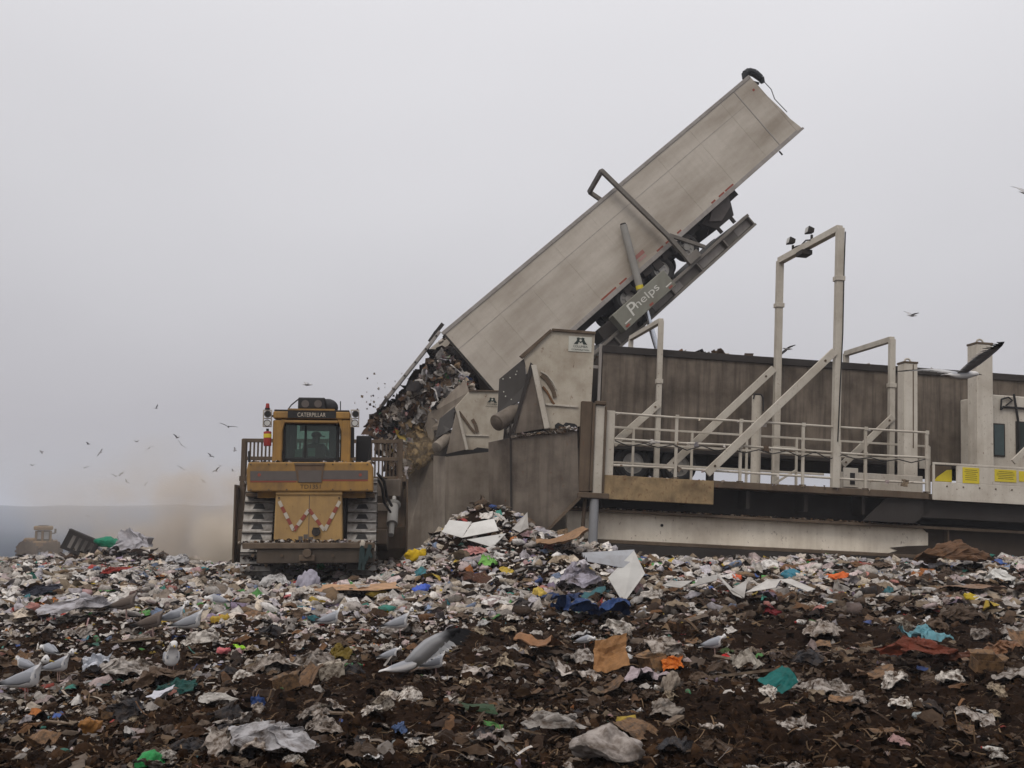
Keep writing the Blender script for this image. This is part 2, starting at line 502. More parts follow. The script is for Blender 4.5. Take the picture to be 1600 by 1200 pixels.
# mud splash on the painted web: an uneven crust with its own relief
pts = [(7.0, -1.5), (7.25, -1.42), (7.05, -1.36), (7.5, -1.30), (7.9, -1.27), (8.3, -1.24), (8.35, -1.16), (8.15, -1.12), (8.25, -1.0), (8.0, -0.94), (7.9, -0.862), (9.5, -0.862), (9.5, -1.5)]
MB().prism([(a + 0.25, 0.548, b) for a, b in pts], (0, -0.02, 0)).build('mud_crust', MAT['mud'], near)
MB().box(-0.7, 13, 4.9, 5.1, -1.5, -0.86).build('far_base_beam', MAT['white'], near)
for x in (1.0, 5.2, 9.6):
    MB().box(x, x + 0.35, 0.99, 4.88, -1.45, -0.95).build('cross_member', MAT['dark'], near, 0.01)
# skids that rest on the rubbish
for y in (0.15, 4.7):
    MB().box(-0.6, 13.2, y, y + 0.9, -2.35, -1.585).build('ground_skid', MAT['dark'], near)

# deck
MB().box(-0.02, 13.4, 0.05, 6.3, -0.16, -0.015).build('deck_plate', MAT['muddy'], near, 0.01)
MB().box(0.1, 13.2, 0.75, 0.95, -0.74, -0.162).build('deck_beam', MAT['dark'], near, 0.01)
MB().box(0.1, 13.2, 5.3, 5.5, -0.74, -0.162).build('deck_beam', MAT['dark'], near, 0.01)
for k in range(9):
    x = 0.6 + k * 1.45
    MB().box(x, x + 0.09, 0.2, 0.748, -0.6, -0.163).build('deck_bracket', MAT['dark'], near)
MB().prism([(7.0, 0.10, -0.163), (8.2, 0.10, -0.163), (8.2, 0.10, -0.35), (7.7, 0.1, -0.74), (6.4, 0.1, -0.74)], (0, 0.06, 0)).build('gusset', MAT['dark'], near)
MB().box(-0.02, 2.62, -0.05, 0.0, -0.56, 0.0).build('front_fascia', MAT['fascia'], near, 0.012)
MB().box(2.625, 8.0, -0.03, 0.045, -0.15, 0.01).build('deck_edge', MAT['muddy'], near, 0.012)
# low toe panel behind the rails towards the cabin
q = N.p(1345, 735, 0.4); q2 = N.p(1440, 760, 0.4)
MB().box(5.95, 8.05, 0.35, 0.42, 0.02, 0.42).build('toe_panel', MAT['white'], near, 0.01)
MB().box(5.98, 6.35, 0.29, 0.345, 0.05, 0.52).build('valve_box', MAT['white'], near, 0.01)
MB().box(6.14, 6.26, 0.27, 0.288, 0.12, 0.40).build('box_opening', MAT['black'], near)

# corner columns by the hopper
MB().box(-0.62, -0.36, -0.05, 0.35, -0.42, 1.70).build('corner_column', MAT['muddy'], near, 0.02)
MB().box(-0.36, -0.30, -0.09, 0.0, -0.40, 1.66).build('column_rib', MAT['muddy'], near, 0.01)
MB().box(-0.29, -0.06, -0.04, 0.2, -0.45, 1.62).build('corner_column', MAT['post'], near, 0.02)
MB().box(-0.06, -0.02, -0.08, 0.02, -0.42, 1.60).build('column_rib', MAT['muddy'], near, 0.01)
MB().box(-0.30, -0.04, -0.10, 0.1, 1.63, 1.72).build('column_cap', MAT['muddy'], near, 0.02)
MB().box(-0.64, 0.1, -0.12, 0.28, -0.56, -0.43).build('column_foot', MAT['muddy'], near, 0.02)
m = MB(); m.tube((-0.22, 0.02, -1.75), (-0.22, 0.02, -0.57), 0.11, 16); m.build('jack_leg', MAT['galv'], near, smooth=True)
m = MB(); m.tube((-0.46, 0.12, -1.5), (-0.42, 0.12, -0.57), 0.05, 10); m.build('chain_hose', MAT['muddy'], near)
MB().box(0.0, 0.2, 0.02, 0.06, 0.0, 1.52).build('rail_end_panel', MAT['post'], near, 0.01)

# rails
rails = [MB() for _ in range(3)]
for i, z in enumerate((1.47, 0.86, 0.24)):
    kp = [Vector((xx, 0.03 + random.uniform(-.02, .02) * (0 < k < 5), z + random.uniform(-.018, .018) * (0 < k < 5))) for k, xx in enumerate((0.2, 1.6, 3.1, 4.7, 6.3, 8.0))]
    for a, b in zip(kp[:-1], kp[1:]): rails[i].tube(a, b + (b - a).normalized() * .01, 0.028, 10)
    rails[i].build('rail', MAT['post'], near)
for px in (1055, 1156, 1254, 1352, 1448):
    x = N.p(px, 745, 0).x
    MB().bar((x, 0.0, 0.0), (x, 0.0, 1.47), 0.065).build('rail_post', MAT['post'], near, 0.006)
for z, x1 in ((1.36, 9.35), (0.96, 9.35), (0.45, 6.4)):
    MB().bar((0.2, 2.4, z), (x1, 2.4, z), 0.055).build('rail', MAT['post'], near, 0.006)
for px in (988, 1080, 1166, 1244, 1312):
    x = N.p(px, 735, 2.4).x
    MB().bar((x, 2.4, 0.0), (x, 2.4, 1.36), 0.06).build('rail_post', MAT['post'], near, 0.006)
MB().bar((9.35, 2.4, 0), (9.35, 2.4, 1.36), 0.06).build('rail_post', MAT['post'], near, 0.006)
MB().box(9.05, 9.33, 2.33, 2.38, 0.75, 1.05).build('gauge_plate', MAT['post'], near, 0.01)
# small step frame between the rails
m = MB(); 
for x in (4.55, 5.15): m.bar((x, 1.2, 0), (x, 1.2, 1.0), 0.05)
m.bar((4.55, 1.2, 1.0), (5.15, 1.2, 1.0), 0.05); m.bar((4.55, 1.2, 0.05), (5.15, 1.2, 0.45), 0.05)
m.build('step_frame', MAT['post'], near, 0.005)

for px in (1055, 1156, 1254, 1352, 1448):
    x = N.p(px, 745, 0).x
    MB().box(x - .07, x + .07, -.045, .05, .012, .035).build('base_plate', MAT['muddy'], near, .004)
    for z in (1.47, .86): MB().box(x - .045, x + .045, -.045, -.034, z - .045, z + .045).build('rail_clamp', MAT['post'], near, .004)
m = MB(); cp_ = [Vector((xx, -.05 + .02 * (k % 2), .80 - .10 * (k % 2) + random.uniform(-.03, .03))) for k, xx in enumerate(np.linspace(.2, 7.9, 23))]
m.path(cp_, .013, 6); m.build('slack_cable', MAT['black'], near)
MB().path([N.p(1321, 362, -.1), N.p(1319, 420, -.1), N.p(1317, 520, -.1), N.p(1313, 600, -.1), N.p(1309, 690, -.1)], .014, 6).build('lamp_cable', MAT['black'], near)
# gantries
def gantry(parent, n, f, wid, mat, collar=None):
    """n, f: (foot, head) of the near and the far post."""
    for foot, head in (n, f):
        MB().bar(foot, head, wid).build('gantry_post', mat, parent, 0.008)
    a, b = Vector(n[1]), Vector(f[1])
    MB().bar(a, b, wid, up=(0, 0, 1)).build('gantry_beam', mat, parent, 0.008)
    if collar:
        for foot, head in (n, f):
            c = Vector(foot).lerp(Vector(head), collar)
            d = (Vector(head) - Vector(foot)).normalized()
            MB().bar(c - d * 0.06, c + d * 0.06, wid * 1.35).build('post_collar', mat, parent, 0.008)
g1 = ((1.95, 2.72, 0), (1.95, 2.72, 4.32)), ((1.92, 6.0, 0), (1.92, 6.0, 4.40))
gantry(near, *g1, 0.13, MAT['post'], 0.62)
g2 = ((5.62, 0.0, 0.0), (5.70, 0.0, 6.42)), ((5.18, 2.7, 0.0), (5.22, 2.7, 6.22))
gantry(near, *g2, 0.17, MAT['post'], 0.8)
g3 = ((8.42, 2.72, 0.0), (8.46, 2.72, 4.28)), ((8.62, 6.0, 0.0), (8.66, 6.0, 4.40))
gantry(near, *g3, 0.15, MAT['post'], 0.7)
def brace(a, b, yl, w, th=0.08):
    p, q = N.p(*a, yl), N.p(*b, yl)
    MB().bar(p, q, th, w, up=(0, 0, 1)).build('diagonal_brace', MAT['post'], near, 0.008)
    for t in (0.06, 0.92):
        c = p.lerp(q, t); MB().tube(c + Vector((0, -th / 2 - 0.015, 0)), c + Vector((0, -th / 2, 0)), 0.03, 8).build('bolt', MAT['muddy'], near)
brace((1104, 740), (1304, 549), -0.08, 0.19)
brace((1042, 733), (1209, 576), 2.62, 0.19)
brace((958, 694), (1029, 631), 2.6, 0.19)
brace((1316, 727), (1395, 651), 2.62, 0.17)
# floodlights on the tall gantry
def flood(t, tiltx):
    c = Vector(g2[0][1]).lerp(Vector(g2[1][1]), t)
    m = MB(); m.bar(c + Vector((0, 0, 0.08)), c + Vector((0, 0, 0.24)), 0.05); br = m.build('lamp_bracket', MAT['dark'], near)
    m = MB(); k = c + Vector((0.0, 0, 0.34))
    m.hexa([k + Vector(v) * .75 for v in ((-0.20, -0.16, -0.10), (-0.20, 0.16, -0.10), (-0.16, 0.16, 0.14), (-0.16, -0.16, 0.14))],
           [k + Vector(v) * .75 for v in ((0.04, -0.11, -0.07), (0.04, 0.11, -0.07), (0.06, 0.11, 0.08), (0.06, -0.11, 0.08))])
    fl = m.build('floodlight', MAT['dark'], near, 0.01)
    MB().hexa([k + Vector(v) * .75 for v in ((-0.205, -0.13, -0.07), (-0.205, 0.13, -0.07), (-0.17, 0.13, 0.115), (-0.17, -0.13, 0.115))],
              [k + Vector(v) * .75 for v in ((-0.212, -0.13, -0.07), (-0.212, 0.13, -0.07), (-0.177, 0.13, 0.115), (-0.177, -0.13, 0.115))]).build('lens', MAT['lens'], fl)
    return fl
flood(0.45, 0); flood(0.77, 0)
c = Vector(g2[0][1]).lerp(Vector(g2[1][1]), 0.6)
MB().path([c + Vector((0, -0.5, 0.1)), c + Vector((0, -0.2, 0.17)), c + Vector((0, 0.1, 0.12)), c + Vector((0, 0.5, 0.18)), c + Vector((0, 0.8, 0.1))], 0.02, 6).build('lamp_cable', MAT['black'], near)
MB().box(c.x - 0.14, c.x + 0.14, c.y - 0.3, c.y + 0.1, c.z - 0.22, c.z - 0.10).build('junction_box', MAT['dark'], near)

# lifting columns with eyes on top
def column(pxl, pxr, top, base, yl, seam=False):
    a, b = N.p(pxl, top, yl), N.p(pxr, top, yl); z0 = -0.012
    x0, x1 = a.x, b.x; w = x1 - x0; z1 = a.z
    col = MB().box(x0, x1, yl, yl + w, z0, z1).build('lifting_column', MAT['white'], near, 0.02)
    MB().box(x0 - 0.01, x1 + 0.01, yl - 0.01, yl + w + 0.01, z1 + 0.002, z1 + 0.05).build('column_cap', MAT['muddy'], col)
    cx = (x0 + x1) / 2
    m = MB(); R0 = w * 0.2
    arc = [(cx + R0 * math.cos(t), yl + w / 2, z1 + 0.05 + R0 * 0.9 * math.sin(t) + 0.03) for t in [k * math.pi / 8 for k in range(9)]]
    m.path([(cx + R0 * 1.9, yl + w / 2, z1 + 0.03)] + arc + [(cx - R0 * 1.9, yl + w / 2, z1 + 0.03)], 0.025, 8)
    m.build('lifting_eye', MAT['post'], col)
    if seam:
        MB().box(cx + w * 0.12, cx + w * 0.2, yl - 0.006, yl - 0.001, z0 + (z1 - z0) * 0.35, z1 - 0.02).build('rust_seam', MAT['muddy'], col)
column(1413, 1434, 567, 733, 1.0, True)
column(1526, 1551, 537, 722, 0.6)
a = N.p(1175, 618, 1.6); b = N.p(1190, 618, 1.6)
m = MB(); m.tube((a.x + 0.13, 1.6, 0), (a.x + 0.13, 1.6, a.z), 0.125, 18); m.build('round_column', MAT['post'], near, smooth=True)
MB().path([(a.x, 1.5, a.z - 0.1), (a.x + 0.03, 1.5, a.z + 0.03), (a.x + 0.2, 1.5, a.z + 0.03), (a.x + 0.26, 1.5, a.z - 0.05), (a.x + 0.27, 1.5, a.z - 0.4)], 0.018, 6).build('column_hose', MAT['black'], near)

# control end: low white panel with signs
EP = lambda px, py: N.p(px, py, -0.12)
e0 = EP(1458, 722); e1 = EP(1458, 752); e2 = EP(1458, 781)
X0, ZT, ZM, ZB = e0.x, e0.z, e1.z, e2.z
MB().box(X0, 13.0, -0.12, -0.05, ZB, ZM).build('end_panel_skirt', MAT['white'], near, 0.012)
MB().box(X0, 13.0, -0.12, -0.07, ZT - 0.05, ZT).build('end_panel_top_rail', MAT['white'], near, 0.008)
MB().box(X0, X0 + 0.05, -0.12, -0.07, ZM + 0.003, ZT - 0.053).build('end_panel_post', MAT['white'], near, 0.006)
x1 = EP(1495, 740).x
MB().box(x1, 13.0, -0.115, -0.075, ZM + 0.003, ZT - 0.053).build('end_panel_sheet', MAT['white'], near, 0.006)
for k in range(9):
    x = X0 + 0.35 + k * 0.42
    MB().tube((x, -0.122, ZM - 0.10), (x, -0.137, ZM - 0.10), 0.02, 8).build('bolt', MAT['muddy'], near)
MB().box(X0 + 0.06, x1 - 0.01, 0.10, 0.13, ZM, ZT - 0.06).build('inner_sheet', MAT['muddy'], near)
MB().prism([(x1 - 0.03, 0.05, ZM + 0.02), (x1 - 0.03, 0.05, ZT - 0.15), (x1 - 0.15, 0.05, ZT - 0.16), (X0 + 0.2, 0.05, ZM + 0.12), (X0 + 0.12, 0.05, ZM + 0.02)], (0, 0.02, 0)).build('yellow_guard', MAT['yellow_sign'], near)
for (pa, pb, ta, tb, lines) in ((1504, 1530, 730, 756, 6), (1554, 1588, 733, 754, 5), (1592, 1640, 736, 755, 4)):
    a, b = EP(pa, ta), EP(pb, tb)
    s = MB().box(a.x, b.x, -0.128, -0.117, b.z, a.z).build('warning_sign', MAT['yellow_sign'], near)
    hh = (a.z - b.z) / (lines + 2)
    for k in range(lines):
        w = (b.x - a.x) * (0.5 + 0.35 * random.random()); cx = (a.x + b.x) / 2
        if lines > 4:
            MB().box(cx - w / 2, cx + w / 2, -0.1305, -0.1285, a.z - hh * (k + 1.34), a.z - hh * (k + 1.12)).build('sign_lettering', MAT['letter_dark'], s)
MB().bar(EP(1585, 722) + Vector((0, 0.05, 0)), EP(1640, 668) + Vector((0, 0.05, 0)), 0.07, 0.14, up=(0, 0, 1)).build('diagonal_brace', MAT['post'], near, 0.006)
# dark machinery under the control end
MB().box(8.2, 13.3, 1.2, 3.2, -0.85, -0.17).build('engine_bay', MAT['dark'], near, 0.02)
MB().box(7.9, 13.3, 0.10, 0.5, -0.60, -0.17).build('under_frame', MAT['dark'], near, 0.02)
MB().box(7.2, 13.3, 1.5, 2.9, -1.45, -0.86).build('hydraulic_tank', MAT['dark'], near, 0.03)

# hopper (near side)
hy = 0.0
plate = [(863, 516), (930, 521), (924, 628), (926, 665), (850, 671), (836, 640), (818, 556)]
hp = panel(N, plate, 0.10, 0.05, 'hopper_side_plate', MAT['plate'], near, 0.01)
panel(N, [(863, 513), (931, 518), (931, 522), (863, 517)], 0.04, 0.12, 'plate_edge', MAT['muddy'], hp)
panel(N, [(812, 556), (860, 514), (863, 517), (817, 560)], 0.04, 0.12, 'plate_edge', MAT['muddy'], hp)
panel(N, [(852, 630), (903, 634), (903, 637), (852, 633)], 0.06, 0.035, 'plate_ridge', MAT['post'], hp)
panel(N, [(867, 664), (872, 660), (880, 664), (884, 660), (898, 662), (902, 665), (902, 671), (867, 671)], 0.092, 0.006, 'torn_gap', MAT['black'], hp)
# dark perforated guide plate, leaning into the hopper
pa = [N.p(780, 592, 0.3), N.p(820, 559, 0.12), N.p(822, 600, 0.10), N.p(812, 627, 0.10), N.p(777, 646, 0.3)]
gp = MB().prism(pa, (0.01, 0.04, 0)).build('guide_plate', MAT['dark_plate'], near, 0.006)
for px, py in ((786, 592), (797, 590), (806, 585), (811, 600), (787, 612), (790, 619), (808, 580), (799, 624)):
    c = N.p(px, py, 0.17); MB().tube(c, c + Vector((0, 0.012, 0)), 0.016, 8).build('white_hole_disc', MAT['sign_white'], gp)  # white discs put the brightness behind the perforations into colour
# wing: triangular buttress with a light flange
tri = [(832, 571), (853, 669), (804, 678)]
tb = panel(N, tri, -0.06, 0.10, 'buttress', MAT['grey_plate'], near, 0.008)
panel(N, [(830, 570), (838, 570), (859, 668), (851, 670)], -0.12, 0.055, 'buttress_flange', MAT['post'], tb)
panel(N, [(829, 566), (834, 570), (803, 678), (798, 676)], -0.10, 0.035, 'buttress_edge', MAT['dark'], tb)
# curved slot of the linkage: two worn arcs
def arc_part(parent, fr, ctr, pts, yl, w, name, mat):
    m = MB()
    for (a, b), (c, d) in zip(pts[:-1], pts[1:]):
        m.bar(fr.p(a, b, yl), fr.p(c, d, yl), 0.03, w, up=(0, 0, 1))
    return m.build(name, mat, parent)
arc_part(hp, N, None, [(846, 586), (853, 592), (860, 602), (865, 612), (867, 621)], 0.08, 0.09, 'linkage_slot', MAT['muddy'])
arc_part(hp, N, None, [(845, 580), (855, 586), (864, 597), (869, 608)], 0.075, 0.03, 'linkage_lip', MAT['post'])
arc_part(hp, N, None, [(848, 604), (856, 614), (862, 626), (866, 632)], 0.075, 0.05, 'rust_run', weathered('rust', (0.16, 0.075, 0.025), (0.08, 0.04, 0.02), 0.6, 0.4))
panel(N, [(808, 652), (905, 645), (905, 700), (808, 700)], 0.20, 0.04, 'sky_gap_blocker', MAT['dark'], near)  # dark sheet added behind the hopper to close a gap of bright sky
# lower plates
low_b = [(798, 684), (902, 671), (905, 775), (847, 835), (800, 818)]
panel(N, low_b, -0.05, 0.06, 'lower_side_plate', MAT['grey_plate'], near, 0.008)
MB().bar(N.p(798, 683, -0.07), N.p(903, 670, -0.07), 0.05, 0.06, up=(0, 0, 1)).build('plate_lip', MAT['grey_plate'], near, 0.006)
MB().bar(N.p(847, 837, -0.06), N.p(906, 777, -0.06), 0.10, 0.07, up=(0, 0, 1)).build('plate_foot', MAT['muddy'], near, 0.006)
fa = [N.p(763, 691, 0.75), N.p(797, 684, -0.04), N.p(799, 818, -0.04), N.p(764, 812, 0.75)]
MB().prism(fa, (0.03, 0.05, 0)).build('wing_plate', MAT['grey_plate'], near, 0.008)
MB().bar(N.p(797.5, 662, -0.06), N.p(799, 800, -0.06), 0.05).build('wing_hinge', MAT['dark'], near, 0.008)
# far side of the hopper and its floor, so that the hopper is a hopper
MB().box(-1.6, -0.4, 5.7, 5.78, -1.4, 1.0).build('far_side_plate', MAT['grey_plate'], near, 0.01)
MB().prism([(-2.6, 0.8, -1.3), (-0.3, 0.8, -0.1), (-0.3, 0.8, -0.2), (-2.6, 0.8, -1.4)], (0, 4.9, 0)).build('hopper_chute', MAT['grey_plate'], near)
# roller
ra, rb = N.p(776, 661, -0.10), N.p(810, 641, 0.35)
m = MB(); m.tube(ra, rb, 0.20, 20); m.tube(ra + (ra - rb).normalized() * 0.02, ra, 0.14, 16); m.build('roller', MAT['grey_plate'], near, 0.02, True)
# company sign
a, b = N.p(889, 525, 0.085), N.p(924, 551, 0.085)
dx = (N.p(924, 527, 0.085) - N.p(889, 525, 0.085)).normalized(); dz = Vector((0, 0, 1))
sg = MB().hexa([a, a + dx * (b.x - a.x), a + dx * (b.x - a.x) + dz * (b.z - a.z), a + dz * (b.z - a.z)],
               [v + Vector((0, 0.013, 0)) for v in (a, a + dx * (b.x - a.x), a + dx * (b.x - a.x) + dz * (b.z - a.z), a + dz * (b.z - a.z))]).build('company_sign', MAT['sign_white'], near)
def company(parent, fr, cx, cy, yl, s):
    """mountain emblem over two lines of lettering; s: metres per unit, emblem 1 unit wide"""
    o = fr.p(cx, cy, yl)
    k = lambda u, w: o + Vector((u * s, 0, w * s))
    MB().prism([k(-.5, 0), k(-.30, .22), k(-.26, .36), k(-.30, .46), k(-.12, .50), k(-.08, .44), k(.06, .44), k(.10, .50), k(.28, .46), k(.26, .36), k(.32, .22), k(.5, 0), k(.2, 0), k(.12, .18), k(.0, .08), k(-.12, .18), k(-.2, 0)], (0, -0.003, 0)).build('mountain_emblem', MAT['logo'], parent)
    MB().prism([k(-.06, .2), k(-.1, .32), k(.0, .38), k(.1, .32), k(.05, .22)], (0, -0.005, 0)).build('emblem_star', MAT['sign_white'], parent)
    text('sign_lettering', 'COLUMBIA', MAT['logo'], parent, k(-.52, -.24), (1, 0, 0), (0, 0, 1), .17 * s, 1.06 * s, 0.004)
    text('sign_lettering', 'CORPORATION', MAT['logo'], parent, k(-.64, -.46), (1, 0, 0), (0, 0, 1), .12 * s, 1.28 * s, 0.004)
company(sg, N, 907, 538, 0.083, 0.33)

# ================================================================== DARK TRAILER on the near tipper
TN = Frame(N.world((0.47, 3.0, 0.02)), R(7), R(2.9))
dt = TN.empty('trash_trailer', 'long grimy dark brown rubbish trailer standing level behind the white railings', 'trailer', 'rubbish trailers on the tippers')
HB, HT, LN = 0.82, 3.55, 14.4
MB().box(0.0, LN, 0.0, 0.06, HB, HT).build('side_wall', MAT['trailer_dark'], dt, 0.01)
MB().box(0.0, LN, 2.5, 2.56, HB, HT).build('side_wall', MAT['trailer_dark'], dt, 0.01)
MB().box(0.0, LN, 0.063, 2.497, HB, HB + 0.1).build('floor', MAT['dark'], dt)
MB().box(LN - 0.06, LN, 0.063, 2.497, HB + 0.103, HT).build('front_wall', MAT['trailer_dark'], dt)
MB().box(-0.03, LN, -0.05, 0.0, HT - 0.17, HT + 0.02).build('top_rail', MAT['dark'], dt, 0.012)
MB().box(-0.03, LN, 2.56, 2.61, HT - 0.17, HT + 0.02).build('top_rail', MAT['dark'], dt, 0.012)
MB().box(0.0, LN, -0.03, 0.0, HB, HB + 0.1).build('bottom_rail', MAT['dark'], dt, 0.01)
x = 0.3
for k in range(19):
    x += random.uniform(0.5, 0.95)
    MB().box(x, x + random.choice((0.03, 0.05, 0.09)), -0.009, 0.0, HB + 0.103, HT - 0.173).build('side_rib', MAT['trailer_dark'], dt, 0.008)
MB().box(-0.10, -0.03, 0.0, 0.10, HB - 0.3, HT + 0.05).build('rear_frame', MAT['trailer_frame'], dt, 0.01)
MB().box(-0.38, -0.30, 0.06, 0.14, HB, HT - 0.1).build('door_post', MAT['trailer_frame'], dt, 0.01)
MB().box(-0.30, -0.10, 0.06, 0.10, HT - 0.6, HT - 0.52).build('door_bar', MAT['trailer_frame'], dt)
MB().box(-0.30, -0.10, 0.06, 0.10, HT - 1.9, HT - 1.8).build('door_bar', MAT['trailer_frame'], dt)
MB().box(-0.37, -0.34, 0.12, 2.5, HB, HT - 0.1).build('tailgate', MAT['trailer_frame'], dt)
MB().box(0.3, LN, 0.5, 0.62, 0.62, HB).build('chassis_rail', MAT['dark'], dt)
MB().box(0.3, LN, 1.9, 2.02, 0.62, HB).build('chassis_rail', MAT['dark'], dt)
def wheel(parent, c, axis, r, name='wheel'):
    c = Vector(c); ax = Vector(axis).normalized()
    w = thing(name, None, None, (0, 0, 0)); w.parent = parent
    m = MB(); m.torus(c, ax, r * 0.76, r * 0.24, 30, 10); m.build('tyre', MAT['rubber'], w, smooth=True)
    m = MB(); m.tube(c - ax * 0.06, c + ax * 0.05, r * 0.60, 26); m.tube(c + ax * 0.05, c + ax * 0.11, r * 0.22, 14); m.torus(c + ax * 0.06, ax, r * 0.56, r * 0.045, 26, 6)
    for k in range(8):
        s = ax.orthogonal().normalized(); t = ax.cross(s); a = k * math.pi / 4
        p = c + (s * math.cos(a) + t * math.sin(a)) * r * 0.36 + ax * 0.05
        m.tube(p, p + ax * 0.04, r * 0.05, 6)
    m.build('rim', MAT['rim'], w)
    return w
for x in (0.95, 2.20):
    for y in (0.2, 2.3):
        wheel(dt, (x, y, 0.48), (0, -1 if y < 1 else 1, 0), 0.5)
MB().tube((0.95, 0.2, .48), (0.95, 2.3, .48), 0.06).build('axle', MAT['dark'], dt)
MB().tube((2.20, 0.2, .48), (2.20, 2.3, .48), 0.06).build('axle', MAT['dark'], dt)
for x in (3.05, 12.0):
    MB().box(x, x + 0.16, 0.25, 0.45, 0.0, HB).build('landing_leg', MAT['dark'], dt)

# ================================================================== control cabin at the tipper's end
MB().box(N.p(1547, 660, 1.2).x, 13.2, 1.2, 2.6, 0.0, N.p(1560, 617, 1.2).z).build('cabin_wall', MAT['white'], near, 0.03)
cz = lambda px, py: N.p(px, py, 1.2)
a, b = cz(1550, 661), cz(1570, 714)
w = MB().box(a.x, b.x, 1.165, 1.197, b.z, a.z).build('cabin_window', MAT['dark'], near, 0.03)
MB().box(a.x + .04, b.x - .04, 1.16, 1.164, b.z + .04, a.z - .04).build('pane', plain('teal_glass', (0.03, 0.055, 0.055), 0.12, 0, 0.6), w)
a, b = cz(1586, 658), cz(1640, 716)
w = MB().box(a.x, b.x, 1.165, 1.197, b.z, a.z).build('cabin_window', MAT['dark'], near, 0.03)
MB().box(a.x + .04, b.x - .04, 1.16, 1.164, b.z + .04, a.z - .04).build('pane', MAT['logo'], w)
MB().path([cz(1582, 616) + Vector((0, -.06, 0)), cz(1589, 660) + Vector((0, -.06, 0)), cz(1591, 705) + Vector((0, -.06, 0))], 0.03, 8).build('exhaust_hose', MAT['black'], near)
MB().path([cz(1562, 640) + Vector((0, -.05, 0)), cz(1566, 636) + Vector((0, -.05, 0)), cz(1604, 639) + Vector((0, -.05, 0))], 0.03, 8).build('wiper_arm', MAT['black'], near)
MB().path([cz(1562, 640) + Vector((0, -.05, 0)), cz(1563, 624) + Vector((0, -.05, 0)), cz(1574, 621) + Vector((0, -.05, 0)), cz(1580, 626) + Vector((0, -.05, 0)), cz(1570, 634) + Vector((0, -.05, 0))], 0.022, 8).build('looped_hose', MAT['black'], near)

# ================================================================== RAISED TRAILER on the far tipper
A0, A1 = at(690, 520, 32), at(1170, 118, 35.3)
Lx = (A1 - A0).normalized()
Uz = (Vector((0, 0, 1)) - Lx * Lx.z).normalized()
Vy = Uz.cross(Lx)
roll = R(5)
Uz2 = Uz * math.cos(roll) + Vy * math.sin(roll); Vy2 = Vy * math.cos(roll) - Uz * math.sin(roll)
TL = (A1 - A0).length
class AxFrame(Frame):
    def __init__(self, o, x, y, z):
        self.o = Vector(o); self.m = Matrix((x, y, z)).transposed(); self.inv = self.m.transposed()
SH = 2.68                                  # height of the side
T = AxFrame(A0 - Uz2 * SH, Lx, Vy2, Uz2)   # origin: lower near corner at the dumping end; y points away from the camera
rt = T.empty('trash_trailer', 'silver box trailer tipped steeply into the air to dump its rubbish', 'trailer', 'rubbish trailers on the tippers')
WD = 2.5
MB().box(0, TL, 0, 0.05, 0, SH).build('side_wall', MAT['trailer'], rt, 0.015)
MB().box(0, TL, WD - 0.05, WD, 0, SH).build('side_wall', MAT['trailer'], rt, 0.015)
MB().box(0, TL, 0.053, WD - 0.053, 0, 0.12).build('floor', MAT['trailer'], rt)
MB().box(-0.01, TL, -0.03, 0.0, SH - 0.10, SH + 0.02).build('top_rail', MAT['trailer_frame'], rt, 0.01)
MB().box(-0.01, TL, WD, WD + 0.03, SH - 0.10, SH + 0.02).build('top_rail', MAT['trailer_frame'], rt, 0.01)
MB().box(0.0, TL + .02, -0.025, 0.0, -0.08, 0.07).build('bottom_rail', MAT['trailer_frame'], rt, 0.008)
MB().box(0.0, 0.06, -0.02, 0.0, 0.073, SH - 0.103).build('rear_edge', MAT['dark'], rt)
# riveted seams: long seam and upright joints, standing a little proud
MB().box(0.07, TL - 1.0, -0.006, 0.0, 1.93, 1.942).build('long_seam', MAT['trailer_frame'], rt)
for x in (0.95, 1.9, 3.3, 4.9, 6.6, 8.3, 10.0, 11.7, 13.4):
    MB().box(x, x + 0.016, -0.004, 0.0, 0.073, 1.927).build('upright_seam', MAT['trailer'], rt)
    MB().box(x, x + 0.016, -0.004, 0.0, 1.953, SH - 0.103).build('upright_seam', MAT['trailer'], rt)
MB().box(0.072, 0.9, -0.004, 0.0, 1.5, 1.512).build('long_seam', MAT['trailer'], rt)
MB().box(TL - 0.95, TL - 0.91, -0.012, 0.0, 0.073, SH - 0.103).build('nose_seam', MAT['trailer_frame'], rt, 0.004)
# concave nose bulkhead
prof = [(TL - 0.0, SH), (TL + 0.03, SH - 0.35), (TL + 0.04, SH - 1.0), (TL + 0.12, SH - 1.7), (TL + 0.14, SH - 2.15), (TL + 0.26, 0.0), (TL, 0.0)]
MB().prism([(a, 0.0, b) for a, b in prof], (0, WD, 0)).build('nose', MAT['trailer'], rt, 0.01)
MB().box(TL + 0.022, TL + 0.30, -0.025, 0.0, -0.08, 0.0).build('bottom_rail', MAT['trailer_frame'], rt)
# load inside
MB().box(0.35, TL - 0.1, 0.06, WD - 0.06, 0.13, SH - 0.35).build('load', MAT['muddy'], rt)
